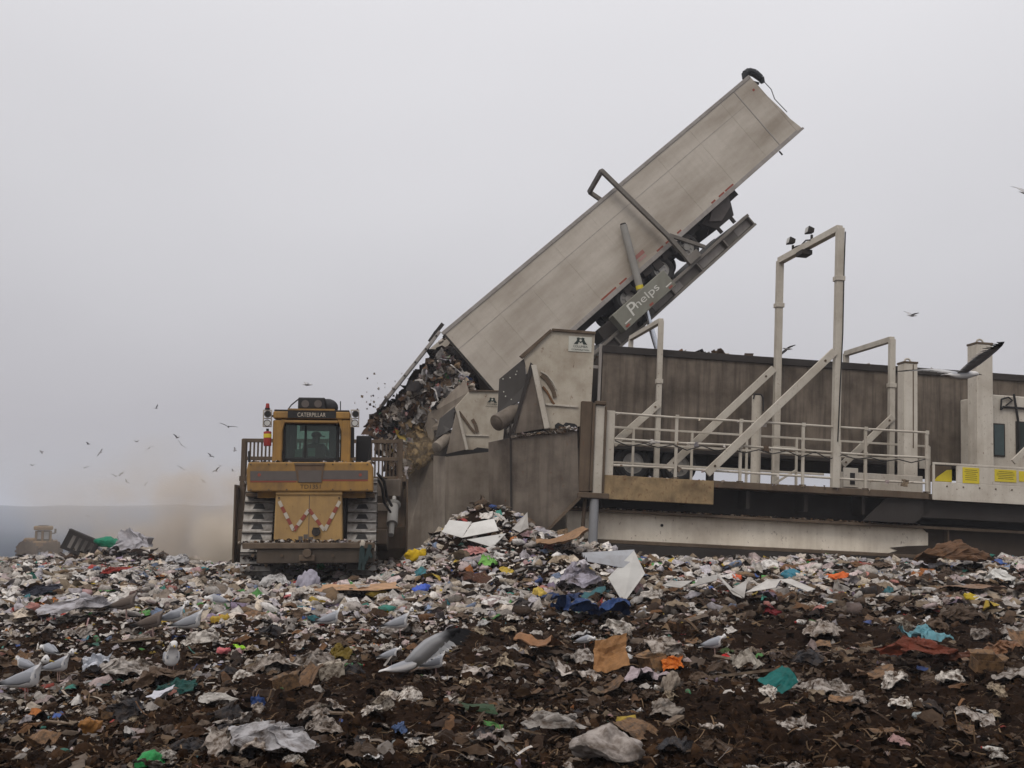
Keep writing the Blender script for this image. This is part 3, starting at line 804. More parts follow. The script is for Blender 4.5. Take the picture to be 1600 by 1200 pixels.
# tailgate swung up behind the dumping end, hinged at the top
hinge = Vector((0.0, 0.0, SH + 0.02))
tgd = (T.loc(at(600, 632, 31.6)) - hinge); tgd.y = 0; tgd = tgd.normalized()
tg_l = 2.75
q = [hinge + Vector((0, -0.02, 0)), hinge + tgd * tg_l + Vector((0, -0.02, 0))]
nrm = Vector((-tgd.z, 0, tgd.x))
if nrm.z < 0: nrm = -nrm
tg = MB().hexa([q[0], q[1], q[1] + nrm * 0.10, q[0] + nrm * 0.10], [v + Vector((0, WD + 0.04, 0)) for v in (q[0], q[1], q[1] + nrm * 0.10, q[0] + nrm * 0.10)]).build('tailgate', MAT['trailer_frame'], rt, 0.01)
for k in range(5):
    c = hinge + tgd * (0.2 + k * 0.55) + Vector((0, -0.035, 0))
    MB().tube(c + nrm * 0.05, c + nrm * 0.05 + Vector((0, 0.012, 0)), 0.035, 8).build('bolt', MAT['dark'], tg)
MB().bar(hinge + Vector((-0.15, 0.1, 0.1)), hinge + Vector((0.25, 0.1, 0.18)), 0.12).build('hinge_lug', MAT['dark'], tg)
MB().bar(hinge + Vector((-0.15, 1.2, 0.1)), hinge + Vector((0.22, 1.2, 0.2)), 0.12).build('hinge_lug', MAT['dark'], tg)
# reflective strips along the bottom
for px0, py0, px1, py1 in ((1136, 301, 1146, 287), (1122, 305, 1131, 299), (1112, 317, 1117, 312), (1061, 367, 1067, 363), (1030, 396, 1040, 388), (972, 448, 983, 438), (943, 472, 966, 452), (1045, 385, 1049, 381)):
    a, b = T.p(px0, py0, -0.03), T.p(px1, py1, -0.03)
    zc = 0.085
    MB().box(a.x, a.x + max(0.2, (b.x - a.x)), -0.006, 0.0, 0.08, 0.14).build('red_reflector', MAT['red_line'], rt)
a = T.p(1000, 414, 0)
MB().box(a.x, a.x + 0.45, -0.006, 0.0, 0.35, 0.48).build('red_decal', plain('faded_red', (0.30, 0.12, 0.10)), rt)
MB().box(a.x + 0.05, a.x + 0.42, -0.006, 0.0, 0.22, 0.30).build('red_decal', plain('faded_pink', (0.34, 0.20, 0.18)), rt)
a = T.p(1201, 165, 0)
MB().box(TL - 0.3, TL - 0.2, -0.006, 0.0, SH - 0.55, SH - 0.47).build('red_decal', MAT['red_line'], rt)
# rolled tarpaulin at the nose top, with its rope
m = MB(); cs = [Vector((TL - 0.05 + dx_, 0.25, SH + dz_)) for dx_, dz_ in ((0.0, 0.02), (0.16, 0.16), (0.36, 0.14), (0.50, -0.06), (0.56, -0.34), (0.50, -0.52))]
for i, (a, b) in enumerate(zip(cs[:-1], cs[1:])):
    r0, r1 = (0.08, 0.12, 0.13, 0.15, 0.13, 0.08)[i:i + 2]; m.tube(a, b, r0, 10, r1)
m.build('rolled_tarpaulin', plain('black_tarpaulin', (0.014, 0.016, 0.018), 0.5), rt)
m = MB(); m.path([Vector((TL + 0.48, 0.2, SH - 0.5)), Vector((TL + 0.42, 0.1, SH - 0.9)), Vector((TL + 0.22, 0.05, SH - 1.25)), Vector((TL + 0.26, 0.05, SH - 1.9))], 0.016, 6); m.build('tarpaulin_rope', MAT['black'], rt)
m = MB(); m.path([Vector((TL + 0.05, 0.4, SH - 0.02)), Vector((TL + 0.14, 0.3, SH - 0.2)), Vector((TL + 0.3, 0.25, SH - 0.45))], 0.05, 8); m.build('rolled_tarpaulin', MAT['black'], rt)
MB().tube((TL - 0.9, 0.3, -0.10), (TL - 0.9, 0.3, -0.28), 0.03).build('coupling_pin', MAT['dark'], rt)
# running gear
gap0 = -0.72
for px, py in ((1078, 386), (979, 468), (1052, 407)):
    c = T.p(px, py, 0.25); c = Vector((c.x, 0.28, -0.42))
for xw in (T.p(1077, 387, 0).x, T.p(1077, 387, 0).x - 1.28, T.p(983, 465, 0).x, ):
    for y in (0.22, WD - 0.22):
        wheel(rt, (xw, y, -0.46), (0, -1 if y < 1 else 1, 0), 0.50)
    MB().tube((xw, 0.22, -0.46), (xw, WD - 0.22, -0.46), 0.07).build('axle', MAT['dark'], rt)
xw = T.p(1077, 387, 0).x
MB().box(1.0, TL - 3.2, 0.55, 0.70, -0.30, -0.085).build('chassis_rail', MAT['dark'], rt)
MB().box(1.0, TL - 3.2, 1.8, 1.95, -0.30, -0.085).build('chassis_rail', MAT['dark'], rt)
MB().box(xw - 3.2, xw + 0.8, 0.5, 2.0, -0.45, -0.31).build('bogie', MAT['dark'], rt)
m = MB()
for k in range(7): m.box(xw - 2.9 + k * .48, xw - 2.55 + k * .48, 0.05, 0.4, -0.3 - 0.1 * (k % 2), -0.09)
m.build('brake_chamber', MAT['dark'], rt)
# landing gear box under the nose
lg = [T.p(px, py, 0.35) for px, py in ((1139, 303), (1147, 336), (1121, 358), (1094, 350), (1108, 333), (1122, 318))]
MB().prism(lg, (0, 1.7, 0)).build('landing_gear_box', MAT['dark'], rt, 0.02)
MB().prism([T.p(px, py, 0.30) for px, py in ((1124, 318), (1139, 304), (1142, 322), (1128, 345), (1108, 346), (1112, 330))], (0, 0.04, 0)).build('landing_gear_cover', MAT['stripe'], rt, 0.01)
for pq in (((1139, 337), (1148, 348)), ((1121, 356), (1128, 364))):
    MB().bar(T.p(*pq[0], 0.4), T.p(*pq[1], 0.4), 0.10).build('landing_leg', MAT['dark'], rt)
MB().path([T.p(1103, 354, .3), T.p(1107, 360, .3), T.p(1105, 368, .3)], 0.015, 6).build('air_hose', MAT['black'], rt)

# ================================================================== FAR TIPPER
F = Frame(at(770, 700, 30.5), R(14), R(2.5))
far = F.empty('trailer_tipper', 'dusty far landfill trailer tipper with its deck raised on long hydraulic rams', 'trailer tipper', 'landfill trailer tippers')
far.rotation_quaternion = F.m.to_quaternion()
class Sub:
    """Points given in the raised deck's axes, handed on in the far tipper's."""
    def __init__(s, fr): s.fr = fr
    def __call__(s, x, y, z): return F.loc(T.world((x, y, z)))
S = Sub(T)
def dbox(x0, x1, y0, y1, z0, z1, name, mat, parent=far, bev=0.01):
    return MB().hexa([S(x0, y0, z0), S(x1, y0, z0), S(x1, y1, z0), S(x0, y1, z0)], [S(x0, y0, z1), S(x1, y0, z1), S(x1, y1, z1), S(x0, y1, z1)]).build(name, mat, parent, bev)
def dbar(p, q, w, name, mat, h=None):
    return MB().bar(S(*p), S(*q), w, h).build(name, mat, far, 0.008)
DX = T.p(1165, 332, -0.25).x; DZ = -0.98
dbox(-1.5, DX, -0.30, 0.10, DZ - 0.10, DZ, 'deck_beam_flange', MAT['deck_steel'])
dbox(-1.5, DX, -0.08, 0.06, DZ - 0.42, DZ - 0.103, 'deck_beam', MAT['deck_steel'])
dbox(-1.5, DX, -0.30, 0.10, DZ - 0.50, DZ - 0.423, 'deck_beam_flange', MAT['deck_steel'])
for k in range(9):
    x = DX - 0.08 - k * 1.35
    dbox(x, x + 0.06, -0.28, -0.083, DZ - 0.42, DZ - 0.104, 'beam_stiffener', MAT['deck_steel'])
for x0, x1 in ((DX - 0.75, DX - 0.02), (DX - 2.6, DX - 1.5), (DX - 5.0, DX - 3.6)):
    dbox(x0, x1, -0.10, -0.082, DZ - 0.40, DZ - 0.12, 'web_plate', MAT['trailer_frame'])
dbox(-1.5, DX, 2.4, 2.8, DZ - 0.5, DZ, 'deck_beam', MAT['deck_steel'])
dbox(0.0, DX - 0.1, 0.103, 2.397, DZ - 0.12, DZ - 0.02, 'deck_floor', MAT['deck_steel'])
for k in range(6):
    dbox(1 + k * 2.0, 1.15 + k * 2.0, 0.103, 2.397, DZ - 0.4, DZ - 0.123, 'cross_member', MAT['dark'])
# hold-down gantry round the trailer
gx = T.p(1060, 386, -0.35).x
top = T.p(940, 267, -0.35)
g_head = Vector((top.x, -0.35, top.z)); g_knee = Vector((T.p(1044, 369, -0.35).x, -0.35, T.p(1044, 369, -0.35).z))
f1 = T.p(1080, 411, -0.3); f2 = T.p(1101, 386, -0.3)
dbar(g_knee, g_head, 0.14, 'gantry_post', MAT['deck_steel'])
dbar((g_knee.x, -0.35, g_knee.z), f1, 0.15, 'gantry_post', MAT['deck_steel'])
dbar((g_knee.x + .05, -0.36, g_knee.z), f2, 0.12, 'gantry_brace', MAT['deck_steel'])
far_head = T.p(921, 300, WD + 0.3)
dbar(g_head, far_head, 0.14, 'gantry_beam', MAT['deck_steel'])
dbar(far_head, (far_head.x + 0.9, WD + 0.3, 0.2), 0.14, 'gantry_post', MAT['deck_steel'])
dbox(f1.x - 0.1, f1.x + 0.45, -0.40, -0.24, DZ + 0.003, DZ + 0.28, 'gantry_foot', MAT['deck_steel'])
# rams
for y in (-0.22, WD + 0.5):
    p0, p1 = T.p(974, 352, y), T.p(1003, 462, y); p2 = T.p(1046, 612, y)
    b = MB().tube(S(*p0), S(*p1), 0.125, 18).build('ram_barrel', MAT['ram'], far, smooth=True)
    MB().tube(S(*p1) + (S(*p0) - S(*p1)).normalized() * 0.35, S(*p1) + (S(*p0) - S(*p1)).normalized() * 0.22, 0.132, 18).build('yellow_band', MAT['yellow_sign'], b)
    MB().tube(S(*p0), S(*p0) + (S(*p0) - S(*p1)).normalized() * 0.06, 0.10, 12).build('ram_cap', MAT['dark'], b)
    MB().tube(S(*p1), S(*p2), 0.095, 16).build('ram_rod', MAT['chrome'], far, smooth=True)
# equipment box with its painted name
bx = [T.p(px, py, -0.80) for px, py in ((957, 492), (1037, 421), (1057, 446), (977, 517))]
bx0, bx1 = (bx[0].x + bx[3].x) / 2, (bx[1].x + bx[2].x) / 2
bz0, bz1 = (bx[2].z + bx[3].z) / 2, (bx[0].z + bx[1].z) / 2
eb = dbox(bx0, bx1, -0.80, -0.40, bz0, bz1, 'equipment_box', MAT['box_green'], far, 0.02)
xd = S(1, 0, 0) - S(0, 0, 0); zd = S(0, 0, 1) - S(0, 0, 0); yd = S(0, 1, 0) - S(0, 0, 0)
bw, bh = bx1 - bx0, bz1 - bz0
text('painted_name', 'P', MAT['letter_white'], eb, S(bx0 + bw * 0.22, -0.805, bz0 + bh * 0.28), xd - zd * 0.0, zd + xd * 0.1, bh * 0.62, bw * 0.12, 0.004)
text('painted_name', 'helps', MAT['letter_white'], eb, S(bx0 + bw * 0.34, -0.805, bz0 + bh * 0.30), xd, zd, bh * 0.50, bw * 0.44, 0.004)
for t in (0.04, 0.5, 0.88):
    c = S(bx0 + bw * t, -0.804, bz0 + 0.05)
    MB().hexa([c, c + xd * .16, c + xd * .16 + zd * .07, c + zd * .07], [v - yd * .006 for v in (c, c + xd * .16, c + xd * .16 + zd * .07, c + zd * .07)]).build('red_reflector', MAT['red_line'], eb)
for t, l in ((0.06, .28), (0.86, .26)):
    c = S(bx0 + bw * t, -0.804, bz0 + bh * 0.24)
    MB().hexa([c, c + xd * l, c + xd * l + zd * .04, c + zd * .04], [v - yd * .004 for v in (c, c + xd * l, c + xd * l + zd * .04, c + zd * .04)]).build('small_print', MAT['letter_white'], eb)
dbx = [T.p(px, py, -0.15) for px, py in ((933, 516), (961, 493), (971, 512), (944, 532))]
MB().prism([S(*v) for v in dbx], yd * 0.8).build('valve_cabinet', MAT['dark'], far, 0.015)
m = MB()
for px, py in ((1000, 506), (1004, 511), (1007, 503)):
    m.sphere(S(*T.p(px, py, -0.1)), 0.10, 8, 6)
m.build('hose_cluster', MAT['black'], far)

# hopper of the far tipper
plate = [(733, 611), (782, 612), (790, 640), (785, 702), (728, 703), (718, 660), (711, 637)]
hp = panel(F, plate, 0.10, 0.05, 'hopper_side_plate', MAT['plate'], far, 0.01)
panel(F, [(733, 609), (780, 610), (780, 612), (733, 612)], 0.05, 0.10, 'plate_edge', MAT['muddy'], hp)
company(hp, F, 769, 629, 0.092, 0.30)
pa = [F.p(687, 654, 0.5), F.p(711, 635, 0.12), F.p(707, 668, 0.10), F.p(697, 676, 0.10), F.p(680, 684, 0.5)]
MB().prism(pa, (0.01, 0.04, 0)).build('guide_plate', MAT['dark_plate'], far)
tb = panel(F, [(714, 641), (729, 702), (698, 709)], -0.06, 0.10, 'buttress', MAT['grey_plate_far'], far)
panel(F, [(713, 641), (717, 641), (732, 702), (728, 703)], -0.12, 0.055, 'buttress_flange', MAT['post'], tb)
arc_part(hp, F, None, [(717, 643), (726, 655), (735, 668), (742, 676)], 0.07, 0.07, 'linkage_arm', MAT['muddy'])
arc_part(hp, F, None, [(738, 655), (743, 664), (746, 676)], 0.07, 0.10, 'linkage_slot', MAT['muddy'])
panel(F, [(728, 679), (764, 680), (764, 682), (728, 681)], 0.06, 0.035, 'plate_ridge', MAT['post'], hp)
panel(F, [(740, 702), (746, 699), (764, 701), (764, 706), (740, 706)], 0.09, 0.008, 'torn_gap', MAT['black'], hp)
panel(F, [(696, 714), (790, 703), (790, 800), (740, 835), (697, 830)], -0.05, 0.06, 'lower_side_plate', MAT['grey_plate_far'], far)
MB().prism([F.p(677, 712, 0.6), F.p(696, 713, -0.04), F.p(696, 840, -0.04), F.p(677, 845, 0.6)], (0.03, 0.05, 0)).build('wing_plate', MAT['grey_plate_far'], far)
ra, rb = F.p(682, 699, -0.1), F.p(702, 683, 0.3)
MB().tube(ra, rb, 0.165, 18).build('roller', MAT['grey_plate_far'], far, 0.02, True)
panel(F, [(678, 672), (792, 668), (792, 735), (678, 735)], 1.2, 0.04, 'sky_gap_blocker', MAT['dark'], far)  # added dark sheet, keeps the sky from showing through the far hopper
# far wing of the hopper, seen from inside
MB().prism([F.p(626, 690, 2.6), F.p(640, 652, 2.6), F.p(655, 668, 2.4), F.p(664, 688, 2.2), F.p(678, 700, 1.6), F.p(678, 850, 1.6), F.p(630, 862, 2.6)], (0.02, 0.06, 0)).build('far_wing_plate', MAT['grey_plate_far'], far)
MB().prism([F.p(655, 668, 2.35), F.p(664, 688, 2.15), F.p(678, 704, 1.55), F.p(678, 722, 1.55), F.p(660, 700, 2.15), F.p(652, 675, 2.35)], (0.02, 0.04, 0)).build('wing_edge', MAT['dark'], far)
MB().prism([F.p(686, 664, 1.0), F.p(733, 612, 0.6), F.p(727, 592, 0.9), F.p(668, 648, 1.4), F.p(662, 672, 1.6), F.p(675, 690, 1.4)], (0.02, 0.06, 0)).build('inner_guide', MAT['grey_plate_far'], far)
panel(F, [(775, 720), (950, 728), (950, 800), (775, 800)], 0.4, 0.5, 'base_frame', MAT['dark'], far)
MB().box(-0.5, 9.0, 0.5, 4.5, -2.4, -1.6).build('ground_skid', MAT['dark'], far)

# ================================================================== BULLDOZER
D = Frame(at(482, 897, 22), R(7))
bd = D.empty('bulldozer', 'big dusty yellow bulldozer seen from behind with a red and white zigzag on its rear', 'bulldozer')
P_ = lambda px, py, yl=0.0: D.p(px, py, yl)

def dpanel(pts, yl, th, name, mat, parent=bd, bevel=0.012):
    return MB().prism([P_(a, b, yl) for a, b in pts], (0, th, 0)).build(name, mat, parent, bevel)

# --- tracks: every shoe a plate with its grouser bar
def shoe_mesh():
    m = MB()
    m.box(-0.31, 0.31, -0.105, 0.105, -0.02, 0.02)           # x across, y along, z outwards
    m.box(-0.31, 0.31, -0.105, -0.075, 0.021, 0.085)
    me = m.mesh('track_shoe', MAT['track'])
    h = MB(); h.prism([(-0.13, 0.06, 0.022), (0.13, 0.06, 0.022), (0.08, -0.05, 0.022), (-0.08, -0.05, 0.022)], (0, 0, 0.006))
    return me, h.mesh('mud_relief', MAT['black'])
SHOE, HOLE = shoe_mesh()
def track(x0):
    tr = thing('track', None, None); tr.parent = bd
    # loop in (y, z): ground run, up the back to the raised sprocket, over the top, down the front
    loop = [(0.35, 0.05), (4.1, 0.05), (4.45, 0.30), (4.45, 0.75), (4.1, 0.98), (1.45, 1.92), (1.05, 2.0), (0.66, 1.86), (0.5, 1.55), (0.06, 0.55), (0.02, 0.30), (0.12, 0.12)]
    pts = []
    n = len(loop)
    seg = [(Vector((0, *loop[i])), Vector((0, *loop[(i + 1) % n]))) for i in range(n)]
    total = sum((b - a).length for a, b in seg)
    cnt = int(total / 0.235)
    cx, cz = 2.2, 0.9
    for k in range(cnt):
        d = k * total / cnt
        for a, b in seg:
            if d <= (b - a).length: break
            d -= (b - a).length
        pos = a + (b - a).normalized() * d
        t = (b - a).normalized(); nrm = Vector((0, t.z, -t.y))         # outwards for this winding
        rot = Matrix((Vector((1, 0, 0)), t, nrm)).transposed()
        if rot.determinant() < 0: rot = Matrix((Vector((-1, 0, 0)), t, nrm)).transposed()
        for me, nm in ((SHOE, 'track_shoe'), (HOLE, 'mud_relief')):
            if nm == 'mud_relief' and pos.y > 1.2: continue
            o = place(me, nm, tr)
            o.rotation_mode = 'QUATERNION'; o.rotation_quaternion = rot.to_quaternion()
            o.location = Vector((x0, pos.y, pos.z))
    fr = MB(); fr.box(x0 - 0.2, x0 + 0.2, 0.6, 4.0, 0.3, 0.85); fr.build('track_frame', MAT['dark'], tr, 0.03)
    MB().tube((x0 - 0.12, 1.05, 1.5), (x0 + 0.12, 1.05, 1.5), 0.40, 22).build('sprocket', MAT['dark'], tr)
    MB().tube((x0 - 0.15, 4.0, 0.5), (x0 + 0.15, 4.0, 0.5), 0.38, 20).build('idler', MAT['dark'], tr)
    for k in range(6):
        MB().tube((x0 - 0.18, 0.7 + k * 0.55, 0.24), (x0 + 0.18, 0.7 + k * 0.55, 0.24), 0.15, 14).build('track_roller', MAT['dark'], tr)
XL = (P_(376, 880).x + P_(421, 880).x) / 2; XR = (P_(541, 880).x + P_(587, 880).x) / 2
track(XL); track(XR)

# --- body
MB().box(-0.74, 0.74, 0.25, 2.4, 0.62, 1.85).build('rear_case', MAT['dark'], bd, 0.03)
MB().box(-0.6, 0.6, 2.4, 5.2, 0.8, 2.6).build('engine_hood', MAT['yellow'], bd, 0.05)
z = lambda py, yl=0.0: P_(482, py, yl).z
cw = dpanel([(431, 769), (534, 769), (535, 848), (427, 848)], -0.28, 0.5, 'counterweight', MAT['yellow_pale'], bd, 0.03)
dpanel([(431, 767), (535, 767), (535, 773), (431, 773)], -0.31, 0.03, 'counterweight_lip', MAT['yellow_pale'], cw, 0.01)
MB().box(P_(483, 800, -.29).x - 0.006, P_(483, 800, -.29).x + 0.006, -0.286, -0.281, z(847, -.28), z(774, -.28)).build('panel_joint', MAT['stripe'], cw)
# zigzag tape in red and white
zz = [(436, 783), (459, 829), (483, 796), (507, 829), (531, 783)]
def dseg(a, b, n, first):
    p, q = P_(*a, -0.295), P_(*b, -0.295)
    for k in range(n):
        u, v = p.lerp(q, k / n), p.lerp(q, (k + 1) / n - 0.01)
        MB().bar(u, v, 0.07, 0.008, up=(0, 1, 0)).build('tape_stripe', MAT['red_line'] if (k + first) % 2 else MAT['white_tape'], cw)
dseg(zz[0], zz[1], 5, 0); dseg(zz[1], zz[2], 4, 1); dseg(zz[2], zz[3], 4, 1); dseg(zz[4], zz[3], 5, 0)
c = P_(494, 831, -0.29)
m = MB(); m.tube(c, c + Vector((0, -0.05, 0)), 0.09, 14); m.bar(c + Vector((-.07, -.03, .07)), c + Vector((.07, -.03, .07)), .04); m.bar(c + Vector((0, -.05, -.08)), c + Vector((0, -.05, .06)), .03)
m.build('tow_latch', MAT['dark'], cw)
for px, py in ((478, 838), (470, 841), (486, 842)):
    c = P_(px, py, -.283); MB().box(c.x - .05, c.x + .04, -.284, -.281, c.z - .05, c.z + .04).build('scrape_mark', MAT['stripe'], cw)
# drawbar beam
b1 = MB().box(P_(380, 850, -.5).x, P_(586, 850, -.5).x, -0.62, -0.12, z(857, -.5), z(848, -.5)).build('rear_beam_top', MAT['muddy'], bd, 0.015)
MB().box(P_(402, 850, -.5).x, P_(585, 850, -.5).x, -0.56, -0.16, z(880, -.5), z(857.4, -.5)).build('rear_beam', weathered('beam_grey', (0.085, 0.066, 0.048), (0.03, 0.022, 0.015), 0.7, 0.4), bd, 0.02)
MB().box(P_(542, 850, -.4).x, P_(560, 850, -.4).x, -0.4, 0.0, z(890, -.4), z(880.5, -.4)).build('beam_shoe', MAT['dark'], bd, 0.01)
m = MB(); c = P_(480, 864, -.58); m.tube(c, c + Vector((0, -.12, 0)), 0.09, 12); m.box(c.x - .16, c.x + .16, -.66, -.56, c.z - .16, c.z - .04); m.build('tow_hook', MAT['muddy'], bd, 0.01)
m = MB(); c = P_(572, 858, -.62)
for k in range(7): m.bar(c + Vector((random.uniform(-.1, .1), 0, random.uniform(0, .12))), c + Vector((random.uniform(-.15, .15), -.03, random.uniform(-.45, -.1))), .06, .02)
m.build('snagged_rags', plain('dark_teal_rag', (0.02, 0.035, 0.035), 0.9), bd)
m = MB(); c = P_(566, 850, -.6); m.sphere(c, .07, 8, 6, (1, .5, 1.2)); m.build('snagged_paper', MAT['white_tape'], bd)

# --- fuel tank across the back
tk = dpanel([(388, 722), (577, 722), (583, 729), (583, 768), (386, 768), (385, 735)], -0.35, 1.0, 'fuel_tank', MAT['yellow'], bd, 0.03)
dpanel([(391, 736), (463, 736), (465, 751), (391, 751)], -0.356, 0.004, 'stripe', MAT['stripe'], tk, 0)
dpanel([(502, 735), (575, 735), (575, 749), (502, 749)], -0.356, 0.004, 'stripe', MAT['stripe'], tk, 0)
dpanel([(391, 751.5), (463, 751.5), (463, 753.5), (391, 753.5)], -0.356, 0.004, 'red_pinstripe', MAT['red_line'], tk, 0)
dpanel([(502, 749.5), (575, 749.5), (575, 751.5), (502, 751.5)], -0.356, 0.004, 'red_pinstripe', MAT['red_line'], tk, 0)
for px in (405, 563):
    c = P_(px, 742, -.357); MB().tube(c, c + Vector((0, -.006, 0)), 0.035, 10).build('round_reflector', MAT['red_line'], tk)
rc = dpanel([(460, 725), (507, 725), (503, 754), (465, 754)], -0.365, 0.012, 'filler_recess', weathered('recess_brown', (0.15, 0.09, 0.05), (0.05, 0.04, 0.03), 0.8, 0.5), tk, 0.004)  # darker brown panel marks the recess, which has no depth
dpanel([(466, 735), (503, 735), (501, 753.5), (467, 753.5)], -0.372, 0.006, 'recess_plate', MAT['stripe'], rc, 0)
dpanel([(459, 723.5), (508, 723.5), (507, 726.5), (460, 726.5)], -0.385, 0.03, 'recess_lip', MAT['muddy'], rc, 0)
a = P_(469, 763.5, -.352)
text('fleet_number', 'TD1351', MAT['letter_dark'], tk, a, (1, 0, 0), (0, 0, 1), .085, .42, 0.006)
dpanel([(402, 768.5), (571, 768.5), (571, 778), (402, 778)], 0.0, 0.4, 'tank_support', MAT['yellow'], bd, 0.01)
for s, (pa, pb) in enumerate(((384, 428), (537, 586))):
    dpanel([(pa, 770), (pb, 770), (pb, 778), (pa, 776)], 0.3, 2.0, 'fender', MAT['muddy'], bd, 0.02)

# --- cab
CY0, CY1 = 0.95, 2.35
def cp(px, py, yl=CY0): return P_(px, py, yl)
zb, zt = cp(482, 722).z, cp(482, 655).z
xa, xb = cp(441, 700).x, cp(530, 700).x
cab = thing('cab', None, None); cab.parent = bd
MB().box(xa, xb, CY0, CY1, zb - 0.5, zb).build('cab_base', MAT['yellow'], cab, 0.02)
MB().box(xa, xb, CY0, CY1, zt, zt + 0.10).build('cab_roof', MAT['yellow'], cab, 0.03)
fw = 0.07
for x in (xa, xb - fw):
    for y in (CY0, CY1 - fw):
        MB().box(x, x + fw, y, y + fw, zb + .002, zt - .002).build('cab_pillar', MAT['black'], cab, 0.015)
MB().box(xa + fw, xb - fw, CY0, CY0 + fw, zt - 0.10, zt - .002).build('window_head', MAT['black'], cab, 0.01)
MB().box(xa + fw, xb - fw, CY0, CY0 + fw, zb + .002, zb + 0.09).build('window_sill', MAT['black'], cab, 0.01)
xm = cp(477, 700).x
MB().box(xm - .025, xm + .025, CY0, CY0 + fw, zb + .092, zt - .102).build('window_mullion', MAT['black'], cab)
MB().box(xa + fw, xm - .026, CY0 + .02, CY0 + .028, zb + .092, zt - .102).build('window_pane', MAT['glass'], cab)
MB().box(xm + .026, xb - fw, CY0 + .02, CY0 + .028, zb + .092, zt - .102).build('window_pane', MAT['glass'], cab)
MB().box(xa + fw, xb - fw, CY1 - .03, CY1 - .02, zb, zt).build('window_pane', MAT['glass'], cab)
for x in (xa + .02, xb - .03):
    MB().box(x, x + .01, CY0 + fw, CY1 - fw, zb, zt).build('window_pane', MAT['glass'], cab)
# inside: front pillars and console
MB().box(xa + fw, xa + .2, CY1 - .12, CY1 - .04, zb, zt).build('front_panel', MAT['dark'], cab)
MB().box(xb - .30, xb - fw, CY1 - .12, CY1 - .04, zb, zt).build('front_panel', MAT['dark'], cab)
MB().box(xa + fw, xb - fw, CY1 - .12, CY1 - .04, zb, zb + .22).build('console', MAT['dark'], cab)
MB().box(xa + fw + .2, xb - fw, CY1 - .12, CY1 - .04, zt - .16, zt).build('front_header', MAT['dark'], cab)
MB().box(xm + .02, xm + .42, CY0 + .30, CY0 + .42, zb - .1, zb + .44).build('seat_back', MAT['dark'], cab, 0.05)
a, b = cp(461, 702, CY0 + .1), cp(472, 714, CY0 + .1)
MB().box(a.x, b.x, CY0 + .10, CY0 + .16, b.z, a.z).build('notice', plain('teal_card', (0.25, 0.42, 0.36)), cab)
a, b = cp(481, 700, CY0 + .1), cp(492, 713, CY0 + .1)
MB().box(a.x, b.x, CY0 + .10, CY0 + .16, b.z, a.z).build('notice', plain('teal_card_2', (0.25, 0.46, 0.40)), cab)
# roll-over frame
RY0, RY1 = 0.75, 2.4
rp = lambda px, py: P_(px, py, RY0)
for px0, px1 in ((427, 440), (534, 547)):
    a, b = rp(px0, 642), rp(px1, 722)
    MB().box(a.x, b.x, RY0, RY0 + .25, b.z - .2, a.z - .2).build('rollover_post', MAT['yellow'], bd, 0.03)
    MB().box(a.x, b.x, RY1 - .2, RY1, b.z - .2, a.z - .2).build('rollover_post', MAT['yellow'], bd, 0.03)
for sgn, px0, px1 in ((1, 440, 447), (-1, 534, 527)):
    MB().prism([rp(px0, 655.5), rp(px0, 676), rp((px0 + px1) / 2, 663), rp(px1, 655.5)], (0, .24, 0)).build('frame_gusset', MAT['yellow'], bd)
a, b = rp(427, 641), rp(547, 655)
MB().box(a.x, b.x, RY0 - .03, RY1 + .03, b.z, a.z - .02).build('rollover_roof', MAT['yellow'], bd, 0.03)
MB().box(a.x + .02, b.x - .02, RY0, RY1, a.z - .018, a.z + .02).build('roof_cover', MAT['dark'], bd, 0.01)
sa, sb = rp(450, 643), rp(525, 654)
sg = MB().box(sa.x, sb.x, RY0 - .045, RY0 - .032, sb.z, sa.z).build('name_board', MAT['black'], bd)
text('maker_name', 'CATERPILLAR', MAT['white_tape'], sg, rp(465, 651.5) + Vector((0, -.047, 0)), (1, 0, 0), (0, 0, 1), .095, rp(509, 650).x - rp(465, 650).x, .003)
a, b = rp(445, 654.5), rp(528, 661.5)
MB().box(a.x, b.x, RY0 - .06, RY0 + .3, b.z, a.z - .03).build('visor', MAT['yellow'], bd, 0.015)
MB().box(a.x + .05, b.x - .05, CY0 - .06, CY0 - .01, zt - .14, zt - .03).build('painted_visor_shadow', MAT['black'], bd)  # black bar stands in for the shadow under the visor
# roof lamp box, air unit
a, b = P_(466, 621, 1.0), P_(508, 640, 1.0)
lb = MB().box(a.x, b.x, 0.95, 1.5, b.z, a.z).build('air_conditioner', MAT['black'], bd, 0.03)
for px in (477, 497):
    c = P_(px, 631, .95); MB().tube(c, c + Vector((0, -.02, 0)), .085, 16).build('fan_grille', MAT['stripe'], lb)
MB().box(P_(450, 640, .8).x, P_(523, 640, .8).x, .75, 1.7, P_(450, 641.5, .8).z, P_(450, 638.5, .8).z).build('roof_bracket', MAT['yellow'], bd)
m = MB(); c = P_(512, 637, 1.3); m.sphere(c, .24, 14, 10, (1, 1, .85)); m.build('precleaner', MAT['black'], bd, smooth=True)
MB().path([P_(450, 640, 1.0), P_(455, 633, 1.0), P_(466, 624, 1.0)], .015, 6).build('roof_cable', MAT['black'], bd)
MB().tube(P_(532, 641, 1.2), P_(532, 627, 1.2), .012, 6).build('aerial', MAT['black'], bd)
